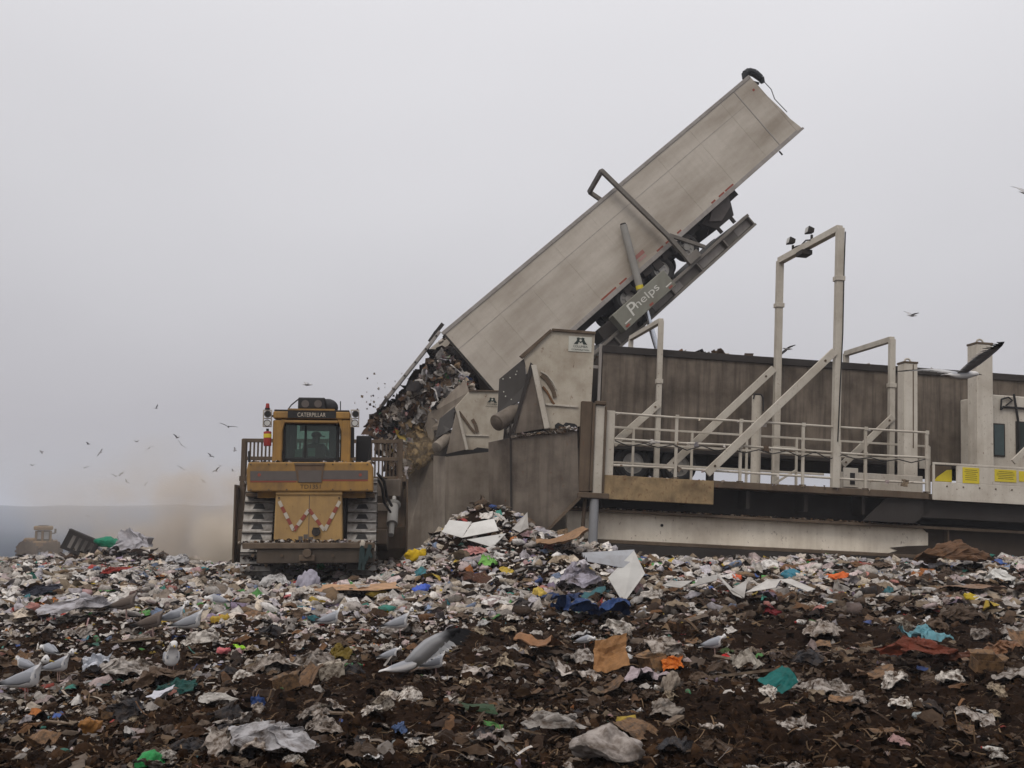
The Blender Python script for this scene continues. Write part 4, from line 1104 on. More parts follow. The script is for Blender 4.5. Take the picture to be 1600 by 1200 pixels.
# work lamps on both sides
def lamps(px, py, side):
    lp = thing('work_lamp', None, None); lp.parent = bd
    a, b = P_(px - 6.5, py - 10, .7), P_(px + 6.5, py + 17, .7)
    fr = MB(); t = .02
    fr.box(a.x, a.x + t, .7, .78, b.z, a.z); fr.box(b.x - t, b.x, .7, .78, b.z, a.z); fr.box(a.x + t, b.x - t, .7, .78, a.z - t, a.z); fr.box(a.x + t, b.x - t, .7, .78, b.z, b.z + t)
    mz = (a.z + b.z) / 2; fr.box(a.x + t, b.x - t, .7, .78, mz - .01, mz + .01)
    fr.build('lamp_frame', MAT['white_tape'], lp)
    for k, mat in ((0, MAT['black']), (1, MAT['lens'])):
        c = P_(px + (1 if k == 0 else 0), py - 3 + k * 14, .66)
        m = MB(); m.tube(c, c + Vector((0, .18, 0)), .075, 18, .05); m.build('lamp_body', MAT['black'], lp, smooth=True)
        m = MB(); m.tube(c + Vector((0, -.01, 0)), c, .062 if k else .05, 18); m.build('lens', mat, lp)
        m = MB(); m.torus(c + Vector((0, -.005, 0)), (0, 1, 0), .07, .01, 18, 6); m.build('lamp_ring', MAT['stripe'], lp)
    e = P_(427 if side < 0 else 547, py, .75)
    MB().bar(Vector((a.x if side > 0 else b.x, .74, e.z)), Vector((e.x, .80, e.z)), .04).build('lamp_arm', MAT['dark'], lp)
lamps(417.5, 650, -1); lamps(554.5, 650, 1)
c = P_(418, 638, .74); MB().tube(c, c + Vector((0, 0, .11)), .05, 14, .035).build('beacon', MAT['red'], bd, 0.01)
MB().tube(c - Vector((0, 0, .03)), c, .06, 14).build('beacon_base', MAT['black'], bd)
# fire extinguisher
c0, c1 = P_(418, 697, .72), P_(418, 674, .72)
fx = MB().tube(c0, c1, .085, 18).build('fire_extinguisher', MAT['red'], bd, 0.02, True)
MB().tube(P_(418, 684, .72), P_(418, 678, .72), .0875, 18).build('label_band', MAT['yellow_sign'], fx)
MB().tube(c1, c1 + Vector((0, 0, .06)), .03, 10).build('valve', MAT['black'], fx)
# air cleaner, mirror and hoses
a, b = P_(557, 681, 2.6), P_(580, 711, 2.6)
MB().box(a.x, b.x, 2.5, 2.9, b.z - .3, a.z).build('air_cleaner', MAT['black'], bd, 0.03)
MB().tube(P_(549, 715, 1.6), P_(549, 668, 1.6), .07, 12).build('exhaust_stack', MAT['dark'], bd)
MB().path([P_(443, 660, .8), P_(438, 680, .8), P_(439, 700, .8), P_(443, 718, .8)], .02, 8).build('hose', MAT['black'], bd)

# --- blade with its rubbish rack, ahead of the machine
BY = 5.4
bl = thing('blade', None, None); bl.parent = bd
q = lambda px, py: P_(px, py, BY)
x0, x1 = q(372, 800).x, q(634, 800).x
zt0 = q(378, 752).z
sec = [(BY, .0), (BY - .18, .35), (BY - .22, .9), (BY - .05, 1.5), (BY + .10, zt0), (BY + .22, zt0), (BY + .08, 1.5), (BY - .08, .9), (BY - .04, .35), (BY + .12, 0)]
MB().prism([(x0, a, b) for a, b in sec], (x1 - x0, 0, 0)).build('mouldboard', MAT['muddy'], bl, 0.015)
MB().box(x0, x1, BY - .02, BY + .12, zt0 + .002, zt0 + .14).build('blade_top_rail', MAT['muddy'], bl, 0.01)
for px0, px1, pt in ((379, 628, 688), (379, 628, 716)):
    za = q(379, pt).z
    MB().box(q(px0, pt).x, q(px1, pt).x, BY - .02, BY + .06, za - .05, za + .05).build('rack_rail', MAT['muddy'], bl, 0.01)
xs = np.linspace(q(379, 700).x, q(627, 700).x, 43)
bar_me = MB().box(-.022, .022, BY - .0, BY + .05, zt0 + .14, q(379, 688).z - .05).mesh('rack_bar', MAT['muddy'])
for i, x in enumerate(xs):
    place(bar_me, 'rack_bar', bl, (float(x), 0, 0))
for px in (381, 626):
    x = q(px, 700).x; MB().box(x - .06, x + .06, BY - .04, BY + .10, zt0 - 1.2, q(px, 686).z).build('rack_post', MAT['muddy'], bl, 0.01)
# end plates and the grey cross box on the near side of the blade
MB().box(x0 - .05, x0, BY - .5, BY + .4, .0, q(372, 758).z).build('end_plate', MAT['muddy'], bl, 0.01)
MB().box(x1, x1 + .05, BY - .5, BY + .4, .0, q(634, 750).z).build('end_plate', MAT['muddy'], bl, 0.01)
a, b = P_(586, 749, 5.0), P_(626, 776, 5.0)
MB().box(a.x - .3, b.x, 4.85, 5.15, b.z, a.z).build('blade_box', MAT['grey_plate'], bl, 0.02)
a, b = P_(586, 786, 4.6), P_(606, 799, 4.6)
MB().box(a.x, b.x, 4.5, 4.8, b.z, a.z).build('push_bracket', MAT['grey_plate'], bl, 0.02)
# tilt cylinder and push arm
p0, p1 = P_(616, 777, 4.4), P_(611, 836, 3.4)
d = (p1 - p0)
tc_ = thing('tilt_cylinder', None, None); tc_.parent = bl
MB().tube(p0, p0 + d * .28, .055, 14).build('rod', MAT['rim'], tc_, smooth=True)
MB().tube(p0 + d * .22, p0 + d * .72, .13, 18, .14).build('barrel', MAT['ram'], tc_, smooth=True)
MB().tube(p0 + d * .20, p0 + d * .24, .19, 18, .14).build('gland', MAT['ram'], tc_)
MB().tube(p0 + d * .72, p1, .07, 14).build('barrel_end', MAT['ram'], tc_, smooth=True)
for sx in (-1, 1):
    xx = XR + .42 if sx > 0 else XL - .42
    MB().bar((xx, 1.2, .75), (xx + sx * .05, BY - .2, .45), .24, .34, up=(0, 0, 1)).build('push_arm', MAT['muddy'], bl, 0.02)

# rails and small fittings
for px in (389, 577):
    MB().path([P_(px, 722, -.1), P_(px, 706, -.1), P_(px, 706, .5), P_(px, 722, .5)], .022, 8).build('handrail', MAT['black'], bd)
for px in (392, 420, 448, 520, 548, 574):
    for py in (725.5, 765):
        c = P_(px, py, -.352); MB().tube(c, c + Vector((0, -.014, 0)), .018, 8).build('bolt', MAT['muddy'], tk)
for px in (436, 530):
    for py in (778, 843):
        c = P_(px, py, -.282); MB().tube(c, c + Vector((0, -.016, 0)), .02, 8).build('bolt', MAT['muddy'], cw)
for px in (395, 440, 520, 576):
    c = P_(px, 868, -.57); MB().tube(c, c + Vector((0, -.02, 0)), .035, 8).build('bolt', MAT['muddy'], bd)
MB().path([P_(590, 740, 1.2), P_(600, 752, 1.6), P_(604, 775, 2.2), P_(612, 790, 3.4)], .035, 8).build('hydraulic_hose', MAT['black'], bd)
MB().path([P_(590, 748, 1.2), P_(597, 762, 1.8), P_(600, 785, 2.6), P_(610, 800, 3.4)], .03, 8).build('hydraulic_hose', MAT['black'], bd)
# --- the driver, seen through the rear window
def skin_person():
    jt = {'hip': (0, 0, 0, .17), 'waist': (0, .02, .18, .15), 'chest': (0, .03, .40, .18), 'neckb': (0, .04, .55, .075), 'head0': (.01, .08, .63, .085), 'head1': (.02, .10, .74, .10), 'head2': (.02, .10, .81, .085),
          'sl': (-.19, .04, .50, .075), 'el': (-.30, .16, .28, .055), 'hl': (-.26, .42, .22, .04), 'sr': (.19, .04, .50, .075), 'er': (.34, .18, .30, .055), 'hr': (.40, .42, .20, .04),
          'kl': (-.14, .46, .02, .08), 'kr': (.14, .46, .02, .08), 'fl': (-.14, .56, -.42, .055), 'fr': (.14, .56, -.42, .055), 'tl': (-.14, .72, -.46, .045), 'tr': (.14, .72, -.46, .045)}
    ed = [('hip', 'waist'), ('waist', 'chest'), ('chest', 'neckb'), ('neckb', 'head0'), ('head0', 'head1'), ('head1', 'head2'), ('chest', 'sl'), ('sl', 'el'), ('el', 'hl'), ('chest', 'sr'), ('sr', 'er'), ('er', 'hr'), ('hip', 'kl'), ('hip', 'kr'), ('kl', 'fl'), ('kr', 'fr'), ('fl', 'tl'), ('fr', 'tr')]
    ks = list(jt)
    me = bpy.data.meshes.new('person')
    me.from_pydata([jt[k][:3] for k in ks], [(ks.index(a), ks.index(b)) for a, b in ed], [])
    o = bpy.data.objects.new('person', me); COL.objects.link(o)
    o.modifiers.new('skin', 'SKIN'); s = o.modifiers.new('smooth', 'SUBSURF'); s.levels = s.render_levels = 2
    bm = bmesh.new(); bm.from_mesh(me)
    ly = bm.verts.layers.skin.verify(); bm.verts.ensure_lookup_table()
    for i, k in enumerate(ks):
        bm.verts[i][ly].radius = (jt[k][3],) * 2; bm.verts[i][ly].use_root = (k == 'hip')
    bm.to_mesh(me); bm.free()
    me.materials.append(plain('driver_silhouette', (0.025, 0.03, 0.032), 0.8))  # near-black over the whole body paints the driver as a silhouette
    return o
dr = skin_person()
dr.location = D.world(Vector((cp(489, 700).x, CY0 + .62, zb - .13)))
dr.rotation_euler = (0, 0, R(7))
tag(dr, 'driver in a peaked cap shown in dark silhouette sitting in the bulldozer cab', 'person')
m = MB(); m.sphere((.02, .11, .79), .118, 14, 8, (1, 1.05, .75)); m.hexa([(.06, .08, .775), (.22, .06, .75), (.22, .2, .75), (.06, .2, .775)], [(.06, .08, .79), (.22, .06, .765), (.22, .2, .765), (.06, .2, .79)])
m.build('cap', MAT['black'], dr)

# ================================================================== far compactor, crate, sheeting
FD = Frame(at(62, 862, 106), R(24))
fd = FD.empty('bulldozer', 'small hazy yellow landfill compactor far off beyond the crest of the rubbish', 'bulldozer')
k_ = lambda px, py, yl=0: FD.p(px, py, yl)
FY = weathered('haze_dulled_yellow', (0.21, 0.125, 0.05), (0.08, 0.055, 0.035), 0.8, 0.4)  # distance haze put into the colour as a duller yellow
def fbox(p, q, y0, y1, name, mat, bev=.1):
    a, b = k_(*p), k_(*q); return MB().box(a.x, b.x, y0, y1, b.z, a.z).build(name, mat, fd, bev)
fbox((36, 845), (90, 858), -1.6, 3.4, 'body', FY, .15)
fbox((37, 841), (56, 847), -1.2, 2.6, 'hood', FY, .15)
fbox((57, 829), (79, 846), -.8, 1.9, 'cab', MAT['dark'])
for px in (55, 65, 78): fbox((px, 829), (px + 2.5, 846), -.9, -.75, 'cab_post', FY, .02)
fbox((53, 822), (83, 828), -1.2, 2.4, 'cab_roof', FY)
fbox((60, 825), (76, 820.5), -.2, .6, 'roof_lamp_bar', MAT['dark'], .05)
for p0_, p1_ in ((59, 64), (69, 76)): fbox((p0_, 831), (p1_, 842), -.84, -.805, 'window', MAT['galv'], 0)
fbox((85, 826), (88, 833), -.8, -.5, 'mirror', MAT['dark'], .03)
fbox((78, 832), (86, 834), -.72, -.62, 'mirror_arm', MAT['dark'], 0)
for px in (42, 80):
    c = k_(px, 861, -1.6)
    for yy in (-2.0, 2.6):
        m = MB(); m.tube((c.x, yy, c.z), (c.x, yy + 1.2, c.z), .95, 22)
        for t in range(16):
            an = t * math.pi / 8
            for yo in (.15, .7): m.box(c.x + 1.0 * math.cos(an) - .1, c.x + 1.0 * math.cos(an) + .1, yy + yo, yy + yo + .3, c.z + 1.0 * math.sin(an) - .1, c.z + 1.0 * math.sin(an) + .1)
        m.build('wheel', MAT['muddy'], fd)

CR = Frame(at(118, 866, 33.5), R(18), R(24))
cr = CR.empty('crate', 'dark slatted crate tilted on the crest of the rubbish beside the hazy compactor', 'crate')
w, h, dp = 1.05, .62, .8
for x in (-w / 2, w / 2 - .07):
    for y in (0, dp - .07): MB().box(x, x + .07, y, y + .07, 0, h).build('corner_post', MAT['dark'], cr)
MB().box(-w / 2, w / 2, -.03, 0, h - .1, h).build('rail', MAT['dark'], cr)
MB().box(-w / 2, w / 2, -.03, 0, .0, .1).build('rail', MAT['dark'], cr)
for k in range(5): 
    x = -w / 2 + .1 + k * .2; MB().box(x, x + .09, -.028, -.002, .102, h - .102).build('slat', MAT['dark'], cr)
for k in range(5): MB().box(-w / 2 - .02, w / 2 + .02, k * .17, k * .17 + .1, h + .002, h + .03).build('slat', MAT['dark'], cr)
MB().box(-w / 2 + .08, w / 2 - .08, .5, .53, .05, h - .02).build('back_board', MAT['trailer_frame'], cr)

# ================================================================== GROUND
def ground_mesh():
    ys = list(np.linspace(-40, 3.6, 14)) + list(1 / np.linspace(1 / 4.2, 1 / 44, 520)) + list(np.linspace(47, 112, 26)) + list(np.geomspace(125, 6000, 26))
    ys = np.array(ys)
    core = np.linspace(-1, 1, 760)
    out = np.geomspace(0.012, 1, 14)
    w = np.maximum(np.abs(ys), 4.0) * 0.60 + 1.5
    far = np.maximum(60.0, ys * 1.6)
    X = np.concatenate([-(w[:, None] + out[None, ::-1] * far[:, None]), core[None] * w[:, None], w[:, None] + out[None] * far[:, None]], axis=1)
    Y = np.repeat(ys[:, None], X.shape[1], 1)
    Z = ground_shape(X, Y) + ground_fine(X, Y)
    # low hazy hills along the horizon
    Z = Z + 34 * sstep(700, 1500, Y) * np.clip(0.50 + 1.5 * fbm(X, Y * 0.3, 420.0, 4, 40), 0, 1) * sstep(400, -400, X)
    nr, nc = X.shape
    co = np.stack([X, Y, Z], -1).reshape(-1, 3)
    i = np.arange(nr - 1)[:, None] * nc + np.arange(nc - 1)[None]
    quads = np.stack([i, i + 1, i + nc + 1, i + nc], -1).reshape(-1, 4)
    me = bpy.data.meshes.new('ground')
    me.vertices.add(len(co)); me.vertices.foreach_set('co', co.ravel())
    me.loops.add(quads.size); me.loops.foreach_set('vertex_index', quads.ravel().astype(np.int32))
    me.polygons.add(len(quads)); me.polygons.foreach_set('loop_start', (np.arange(len(quads)) * 4).astype(np.int32))
    me.update(calc_edges=True)
    me.shade_smooth()
    return me
def soil_mat():
    m, N_, L, B = nodes('churned_soil')
    g = N_.new("ShaderNodeNewGeometry")
    def noise(sc, det=6, rg=0.65):
        n = N_.new("ShaderNodeTexNoise"); n.inputs['Scale'].default_value = sc; n.inputs['Detail'].default_value = det; n.inputs['Roughness'].default_value = rg
        L.new(g.outputs['Position'], n.inputs['Vector']); return n.outputs[0]
    r = N_.new("ShaderNodeValToRGB"); e = r.color_ramp.elements
    e[0].position = 0.30; e[0].color = (0.004, 0.0019, 0.0009, 1); e[1].position = 0.86; e[1].color = (0.105, 0.062, 0.034, 1)
    k = e.new(0.52); k.color = (0.0135, 0.0066, 0.0032, 1); k = e.new(0.68); k.color = (0.034, 0.018, 0.009, 1)
    n1, n2, n3 = noise(5.0), noise(31.0, 5, 0.7), noise(0.6, 3)
    a = N_.new("ShaderNodeMath"); a.operation = 'MULTIPLY_ADD'; a.inputs[1].default_value = 0.75; L.new(n2, a.inputs[0])
    b = N_.new("ShaderNodeMath"); b.operation = 'MULTIPLY_ADD'; b.inputs[1].default_value = 0.35; L.new(n1, b.inputs[0]); b.inputs[2].default_value = -0.03
    L.new(b.outputs[0], a.inputs[2]); L.new(a.outputs[0], r.inputs[0])
    # the far lowland: grey green fields and water instead of soil
    sp = N_.new("ShaderNodeSeparateXYZ"); L.new(g.outputs['Position'], sp.inputs[0])
    mr = N_.new("ShaderNodeMapRange"); mr.inputs[1].default_value = 60; mr.inputs[2].default_value = 140; L.new(sp.outputs[1], mr.inputs[0])
    x = N_.new("ShaderNodeMix"); x.data_type = 'RGBA'; L.new(mr.outputs[0], x.inputs[0]); L.new(r.outputs[0], x.inputs[6]); x.inputs[7].default_value = (0.020, 0.032, 0.050, 1)
    L.new(x.outputs[2], B.inputs['Base Color'])
    B.inputs['Roughness'].default_value = 0.95; B.inputs['Specular IOR Level'].default_value = 0.06
    bp = N_.new("ShaderNodeBump"); bp.inputs['Strength'].default_value = 0.9; bp.inputs['Distance'].default_value = 0.03
    L.new(a.outputs[0], bp.inputs['Height']); L.new(bp.outputs[0], B.inputs['Normal'])
    return m
gm = ground_mesh(); gm.materials.append(soil_mat())
ground = bpy.data.objects.new('ground', gm); COL.objects.link(ground); ground['kind'] = 'structure'

# ================================================================== RUBBISH: shapes
def ico(sub):
    bm = bmesh.new(); bmesh.ops.create_icosphere(bm, subdivisions=sub, radius=1.0)
    v = np.array([x.co[:] for x in bm.verts]); f = np.array([[q.index for q in p.verts] for p in bm.faces]); bm.free(); return v, f
def grid(nx, ny):
    x, y = np.meshgrid(np.linspace(-.5, .5, nx + 1), np.linspace(-.5, .5, ny + 1)); v = np.stack([x.ravel(), y.ravel(), 0 * x.ravel()], -1)
    f = []
    for j in range(ny):
        for i in range(nx):
            a = j * (nx + 1) + i; f += [(a, a + 1, a + nx + 2), (a, a + nx + 2, a + nx + 1)]
    return v, np.array(f)
def wob(v, amp, sc, off):
    return np.array([mnoise.noise_vector(Vector(p) * sc + Vector((off, off * 1.7, -off)))[:] for p in v]) * amp
def lump(sub, off, crease=0.35):
    d, f = ico(sub)
    v = d * np.array([rng.uniform(.85, 1.25), rng.uniform(.6, 1.0), rng.uniform(.4, .62)])
    v = v + wob(v, 0.50, 0.9, off)
    def bil(sc, o): return np.array([abs(mnoise.noise(Vector(p) * sc + Vector((o, 3 + o, o)))) for p in v])
    disp = crease * .75 * (bil(1.7, off) - .2)
    if sub >= 3: disp = disp + .17 * (bil(4.2, off * 2) - .2) + .085 * (bil(9.5, off) - .2)
    v = v + d * disp[:, None]
    v[:, 2] = np.where(v[:, 2] < -.28, -.28 + (v[:, 2] + .28) * .3, v[:, 2])
    return v * 0.5, f
def sheet(nx, ny, off, amp=0.28):
    v, f = grid(nx, ny)
    fine = nx > 8
    w = wob(v, amp * (.55 if fine else 1), 2.3, off); v2 = v.copy(); v2[:, 2] += w[:, 2] * 1.5 ; v2[:, :2] += w[:, :2] * (.9 if fine else .7)
    if fine:
        for sc, am in ((3.2, .20), (7.0, .10), (15.0, .045)):
            v2[:, 2] += am * (np.array([abs(mnoise.noise(Vector(p) * sc + Vector((off, off, 1)))) for p in v]) - .2)
        v2[:, :2] += wob(v, .10, 7.0, off + 3)[:, :2]
    return v2, f
def dome(n, off, fine=False):
    v, f = grid(n, n); r = np.sqrt((v[:, :2] ** 2).sum(1)) * 2
    k = np.where(r > 1e-6, np.maximum(np.abs(v[:, 0]), np.abs(v[:, 1])) * 2 / np.maximum(r, 1e-6), 1); v2 = v.copy(); v2[:, :2] *= k[:, None]; r = np.sqrt((v2[:, :2] ** 2).sum(1)) * 2
    v2[:, 2] = .26 * (1 - r ** 2) + wob(v2, .16, 2.4, off)[:, 2]
    for sc, am in ((2.6, .34), (5.5, .20), (11.0, .11), (21.0, .05)) if fine else ((2.8, .42), (6.0, .25)):
        v2[:, 2] += am * (np.array([abs(mnoise.noise(Vector(p) * sc + Vector((off, off, 1)))) for p in v2]) - .22) * (1 - .5 * r)
    v2[:, :2] += wob(v2, .22, 2.6, off + 7)[:, :2] + wob(v2, .10, 7.0, off + 3)[:, :2]
    v2[:, :2] *= np.array([rng.uniform(.9, 1.2), rng.uniform(.65, 1.0)])
    return v2, f
def fold(off):
    v, f = grid(4, 2); a = rng.uniform(.3, 1.2)
    v2 = v.copy(); v2[:, 2] = np.abs(v[:, 0] + 0.1 * v[:, 1]) * a; v2 += wob(v, 0.06, 3, off); return v2, f
def shard(off):
    v, f = grid(1, 1); v = v + rng.uniform(-.22, .22, v.shape); return v, f
def strip(off):
    v, f = grid(7, 1); v2 = v * np.array([1.5, .13, 1]); v2[:, 2] = 0.16 * np.sin(5 * v[:, 0] + off); v2[:, 1] += 0.22 * np.sin(3.5 * v[:, 0] + off * 2); return v2, f

T_LUMP = [lump(1, 5.3 * k) for k in range(10)]
T_LUMP2 = [lump(2, 3.1 * k + 50) for k in range(10)]
T_DOME = [dome(6, 6.1 * k + 2) for k in range(12)]
T_SHEET = [sheet(4, 4, 7.7 * k + 3) for k in range(12)]
T_FOLD = [fold(3.3 * k) for k in range(6)]
T_SHARD = [shard(k) for k in range(8)]
T_STRIP = [strip(1.9 * k) for k in range(6)]

PALE = np.array([(.66, .62, .575), (.55, .515, .475), (.43, .395, .355), (.53, .455, .365), (.70, .675, .645), (.34, .31, .285), (.54, .44, .425), (.60, .53, .46), (.45, .425, .45)])
DULL = np.array([(.16, .105, .063), (.21, .14, .08), (.105, .066, .039), (.20, .16, .125), (.27, .21, .145), (.07, .043, .026), (.135, .095, .066), (.18, .09, .04), (.31, .245, .175), (.23, .19, .155)])
DARK = np.array([(.013, .0066, .0034), (.022, .0115, .0058), (.009, .0052, .0034), (.034, .0185, .0095), (.013, .012, .013), (.046, .023, .0105)])
BRIGHT = np.array([(.42, .06, .05), (.06, .12, .34), (.05, .25, .20), (.46, .20, .17), (.48, .34, .05), (.10, .34, .09), (.42, .15, .04), (.20, .26, .38), (.48, .30, .30), (.05, .22, .26), (.30, .24, .34)])

def build_stuff(name, parts, mat, parent=None, kind='stuff'):
    """parts: (template, matrix 3x3, position, colour) per piece, written into one mesh."""
    V, Fc, Cc, n = [], [], [], 0
    for (tv, tf), M_, p, c in parts:
        v = tv @ M_.T + p; V.append(v); Fc.append(tf + n); n += len(tv)
        sh = 1 + 0.16 * (rng.random(len(tv)) - .5)
        Cc.append(np.concatenate([np.clip(c[None] * sh[:, None], 0, 1), np.ones((len(tv), 1))], 1))
    V, Fc, Cc = np.concatenate(V), np.concatenate(Fc), np.concatenate(Cc)
    me = bpy.data.meshes.new(name)
    me.vertices.add(len(V)); me.vertices.foreach_set('co', V.ravel())
    me.loops.add(Fc.size); me.loops.foreach_set('vertex_index', Fc.ravel().astype(np.int32))
    me.polygons.add(len(Fc)); me.polygons.foreach_set('loop_start', (np.arange(len(Fc)) * 3).astype(np.int32))
    me.update(calc_edges=True); me.shade_smooth()
    at_ = me.color_attributes.new('Col', 'FLOAT_COLOR', 'POINT'); at_.data.foreach_set('color', Cc.ravel())
    me.materials.append(mat)
    o = bpy.data.objects.new(name, me); COL.objects.link(o); o.parent = parent; o['kind'] = kind
    return o
def rotm(yaw, tx, ty):
    cy, sy, cx, sx, c2, s2 = math.cos(yaw), math.sin(yaw), math.cos(tx), math.sin(tx), math.cos(ty), math.sin(ty)
    return np.array([[cy, -sy, 0], [sy, cy, 0], [0, 0, 1]]) @ np.array([[1, 0, 0], [0, cx, -sx], [0, sx, cx]]) @ np.array([[c2, 0, s2], [0, 1, 0], [-s2, 0, c2]])

LIT = attr_mat('loose_litter', 0.65, bump=0.5, spec=0.12, mud=0.6)

def zone(x, y):
    """how pale and thick the litter lies at a place (0 bare soil, 1 covered)"""
    u = x / (y * 0.5)                                   # -1 .. 1 across the view
    p = sstep(9.8, 17.5, y + 1.6 * fbm(x, y, 3.0, 2, 60) * 6 - 2.2 * np.clip(u, -1, 1))
    p = np.maximum(p, 1.25 * np.exp(-((x - .2) / 2.6) ** 2 - ((y - 21.0) / 3.0) ** 2))
    return np.clip(p, 0, 1)
def scatter_litter(n, y0, y1, smin, smax, kinds, seed, base=.14):
    r = np.random.default_rng(seed)
    t = r.random(n); Y = 1 / (1 / y0 + t * (1 / y1 - 1 / y0)); u = r.uniform(-1.12, 1.12, n); X = u * (Y * 0.52 + 0.4)
    zc = zone(X, Y); clump = vnoise(X / 0.9, Y / 1.3, 80)
    bald = fbm(X, Y, 1.7, 3, 90)
    keep = r.random(n) < np.clip(base + (1 - base) * zc + 0.3 * (clump - .5) + bald * 1.3, 0.02, 1)
    X, Y, zc, clump = X[keep], Y[keep], zc[keep], clump[keep]
    Z = ground_shape(X, Y) + ground_fine(X, Y)
    parts = []
    for x, y, z, q, cl in zip(X, Y, Z, zc, clump):
        d = r.random()
        pale_p = 0.10 + 0.58 * q; br_p = 0.02 + 0.065 * q; dark_p = 0.34 - 0.31 * q
        k = r.random()
        if k < pale_p: c = PALE[r.integers(len(PALE))] * r.uniform(.6, 1.2)
        elif k < pale_p + br_p: c = BRIGHT[r.integers(len(BRIGHT))] * r.uniform(.6, 1.1)
        elif k < pale_p + br_p + dark_p: c = DARK[r.integers(len(DARK))]
        else: c = DULL[r.integers(len(DULL))] * r.uniform(.6, 1.1)
        mud = np.clip((0.80 - 0.68 * q) * (.25 + r.random()), 0, .92); c = c * (1 - mud) + np.array((.030, .0155, .0078)) * mud
        kd = kinds[r.integers(len(kinds))]; tv = kd[r.integers(len(kd))]
        s = smin * (smax / smin) ** (r.random() ** 1.5)
        flat = kd is T_LUMP or kd is T_LUMP2
        M_ = rotm(r.uniform(0, 6.28), r.normal(0, .3), r.normal(0, .3)) * s @ np.diag([r.uniform(.7, 1.5), r.uniform(.6, 1.2), r.uniform(.6, 1.3)])
        parts.append((tv, M_, np.array((x, y, z + s * (0.12 if flat else 0.06))), c))
    return parts
litter = scatter_litter(36000, 15, 43, 0.07, 0.34, [T_DOME, T_SHEET, T_LUMP, T_SHEET, T_DOME], 1)
litter += scatter_litter(27000, 9.5, 18, 0.025, 0.17, [T_DOME, T_SHEET, T_SHEET, T_DOME, T_STRIP], 2)
litter += scatter_litter(42000, 6.0, 11.5, 0.010, 0.075, [T_DOME, T_DOME, T_SHEET, T_STRIP], 3, .42)
litter += scatter_litter(4200, 6.2, 16, 0.06, 0.22, [T_DOME, T_DOME, T_SHEET], 4, .3)
litter += scatter_litter(3000, 6.2, 22, 0.08, 0.24, [T_STRIP], 8, .4)
build_stuff('litter', litter, LIT)
# clods and straw in the soil
r5 = np.random.default_rng(5); parts = []
t = r5.random(20000); Y = 1 / (1 / 6.0 + t * (1 / 19 - 1 / 6.0)); X = r5.uniform(-1.12, 1.12, 20000) * (Y * .52 + .4); Z = ground_shape(X, Y) + ground_fine(X, Y)
for i, (x, y, z) in enumerate(zip(X, Y, Z)):
    if i % 3 == 0:
        c = np.array((.15, .10, .06)) * r5.uniform(.15, 1.2); s = .03 * 5 ** r5.random()
        parts.append((T_STRIP[r5.integers(6)], rotm(r5.uniform(0, 6), r5.normal(0, .5), r5.normal(0, .4)) @ np.diag([s, s * r5.uniform(.25, .8), s]), np.array((x, y, z + s * .12)), c))
    else:
        s = 0.018 * (6 ** (r5.random() ** 1.8)); c = DARK[r5.integers(4)] * r5.uniform(.5, 1.5)
        tv = (T_LUMP, T_SHEET, T_DOME)[r5.integers(3)][r5.integers(10)]
        parts.append((tv, rotm(r5.uniform(0, 6), r5.normal(0, .7), r5.normal(0, .7)) * s * 1.4, np.array((x, y, z)), c))
build_stuff('soil_clods', parts, attr_mat('clods', 0.95, bump=0.8, spec=.05))

# falling rubbish between the tipped trailer and the hopper
def inpoly(px, py, poly):
    c = False; n = len(poly)
    for i in range(n):
        (x1, y1), (x2, y2) = poly[i], poly[i - 1]
        if (y1 > py) != (y2 > py) and px < (x2 - x1) * (py - y1) / (y2 - y1) + x1: c = not c
    return c
r6 = np.random.default_rng(6); parts = []
poly = [(690, 548), (652, 594), (616, 638), (592, 652), (582, 668), (598, 690), (622, 745), (668, 720), (684, 690), (706, 645), (742, 606), (716, 570)]
while len(parts) < 4200:
    px, py = r6.uniform(565, 745), r6.uniform(528, 750)
    if not inpoly(px, py, poly): continue
    dep = r6.random(); p = at(px, py, 31.6 + dep * 1.9)
    core = dep > .45
    k = r6.random()
    c = DARK[r6.integers(6)] * 1.3 if k < .22 else DULL[r6.integers(len(DULL))] if k < .56 else PALE[r6.integers(len(PALE))] * .9 if k < .90 else BRIGHT[r6.integers(len(BRIGHT))] * .9
    if py > 655 and px > 640: c = np.array((.30, .21, .10)) * r6.uniform(.6, 1.1)
    kd = (T_DOME, T_SHEET, T_DOME, T_SHEET)[r6.integers(4)]
    s = 0.08 * (5.0 ** r6.random()) * (1.8 if core else 1)
    if core: c = DARK[r6.integers(6)] * 1.2
    parts.append((kd[r6.integers(len(kd))], rotm(r6.uniform(0, 6), r6.uniform(-2, 2), r6.uniform(-2, 2)) * s, np.array(p), c))
for k in range(150):
    while True:
        px, py = r6.uniform(565, 745), r6.uniform(528, 750)
        if py < 662 and inpoly(px, py, poly): break
    c = (PALE[r6.integers(9)] * .8, DULL[r6.integers(10)], DARK[r6.integers(6)] * 1.5, PALE[r6.integers(9)] * .6)[r6.integers(4)]
    kd = (T_STRIP, T_DOME, T_SHEET)[r6.integers(3)]
    parts.append((kd[r6.integers(len(kd))], rotm(r6.uniform(0, 6), r6.uniform(-2, 2), r6.uniform(-2, 2)) * r6.uniform(.15, .42), np.array(at(px, py, r6.uniform(31.4, 31.8))), c * .85))
for k in range(110):
    px, py = r6.normal(603, 24), r6.normal(640, 26)
    c = (DARK[r6.integers(6)], PALE[r6.integers(9)] * .6, DULL[r6.integers(10)] * .7)[r6.integers(3)]
    parts.append((T_SHEET[r6.integers(12)], rotm(r6.uniform(0, 6), r6.uniform(-2, 2), r6.uniform(-2, 2)) * r6.uniform(.03, .085), np.array(at(px, py, r6.uniform(31, 33))), c))
build_stuff('falling_rubbish', parts, LIT)
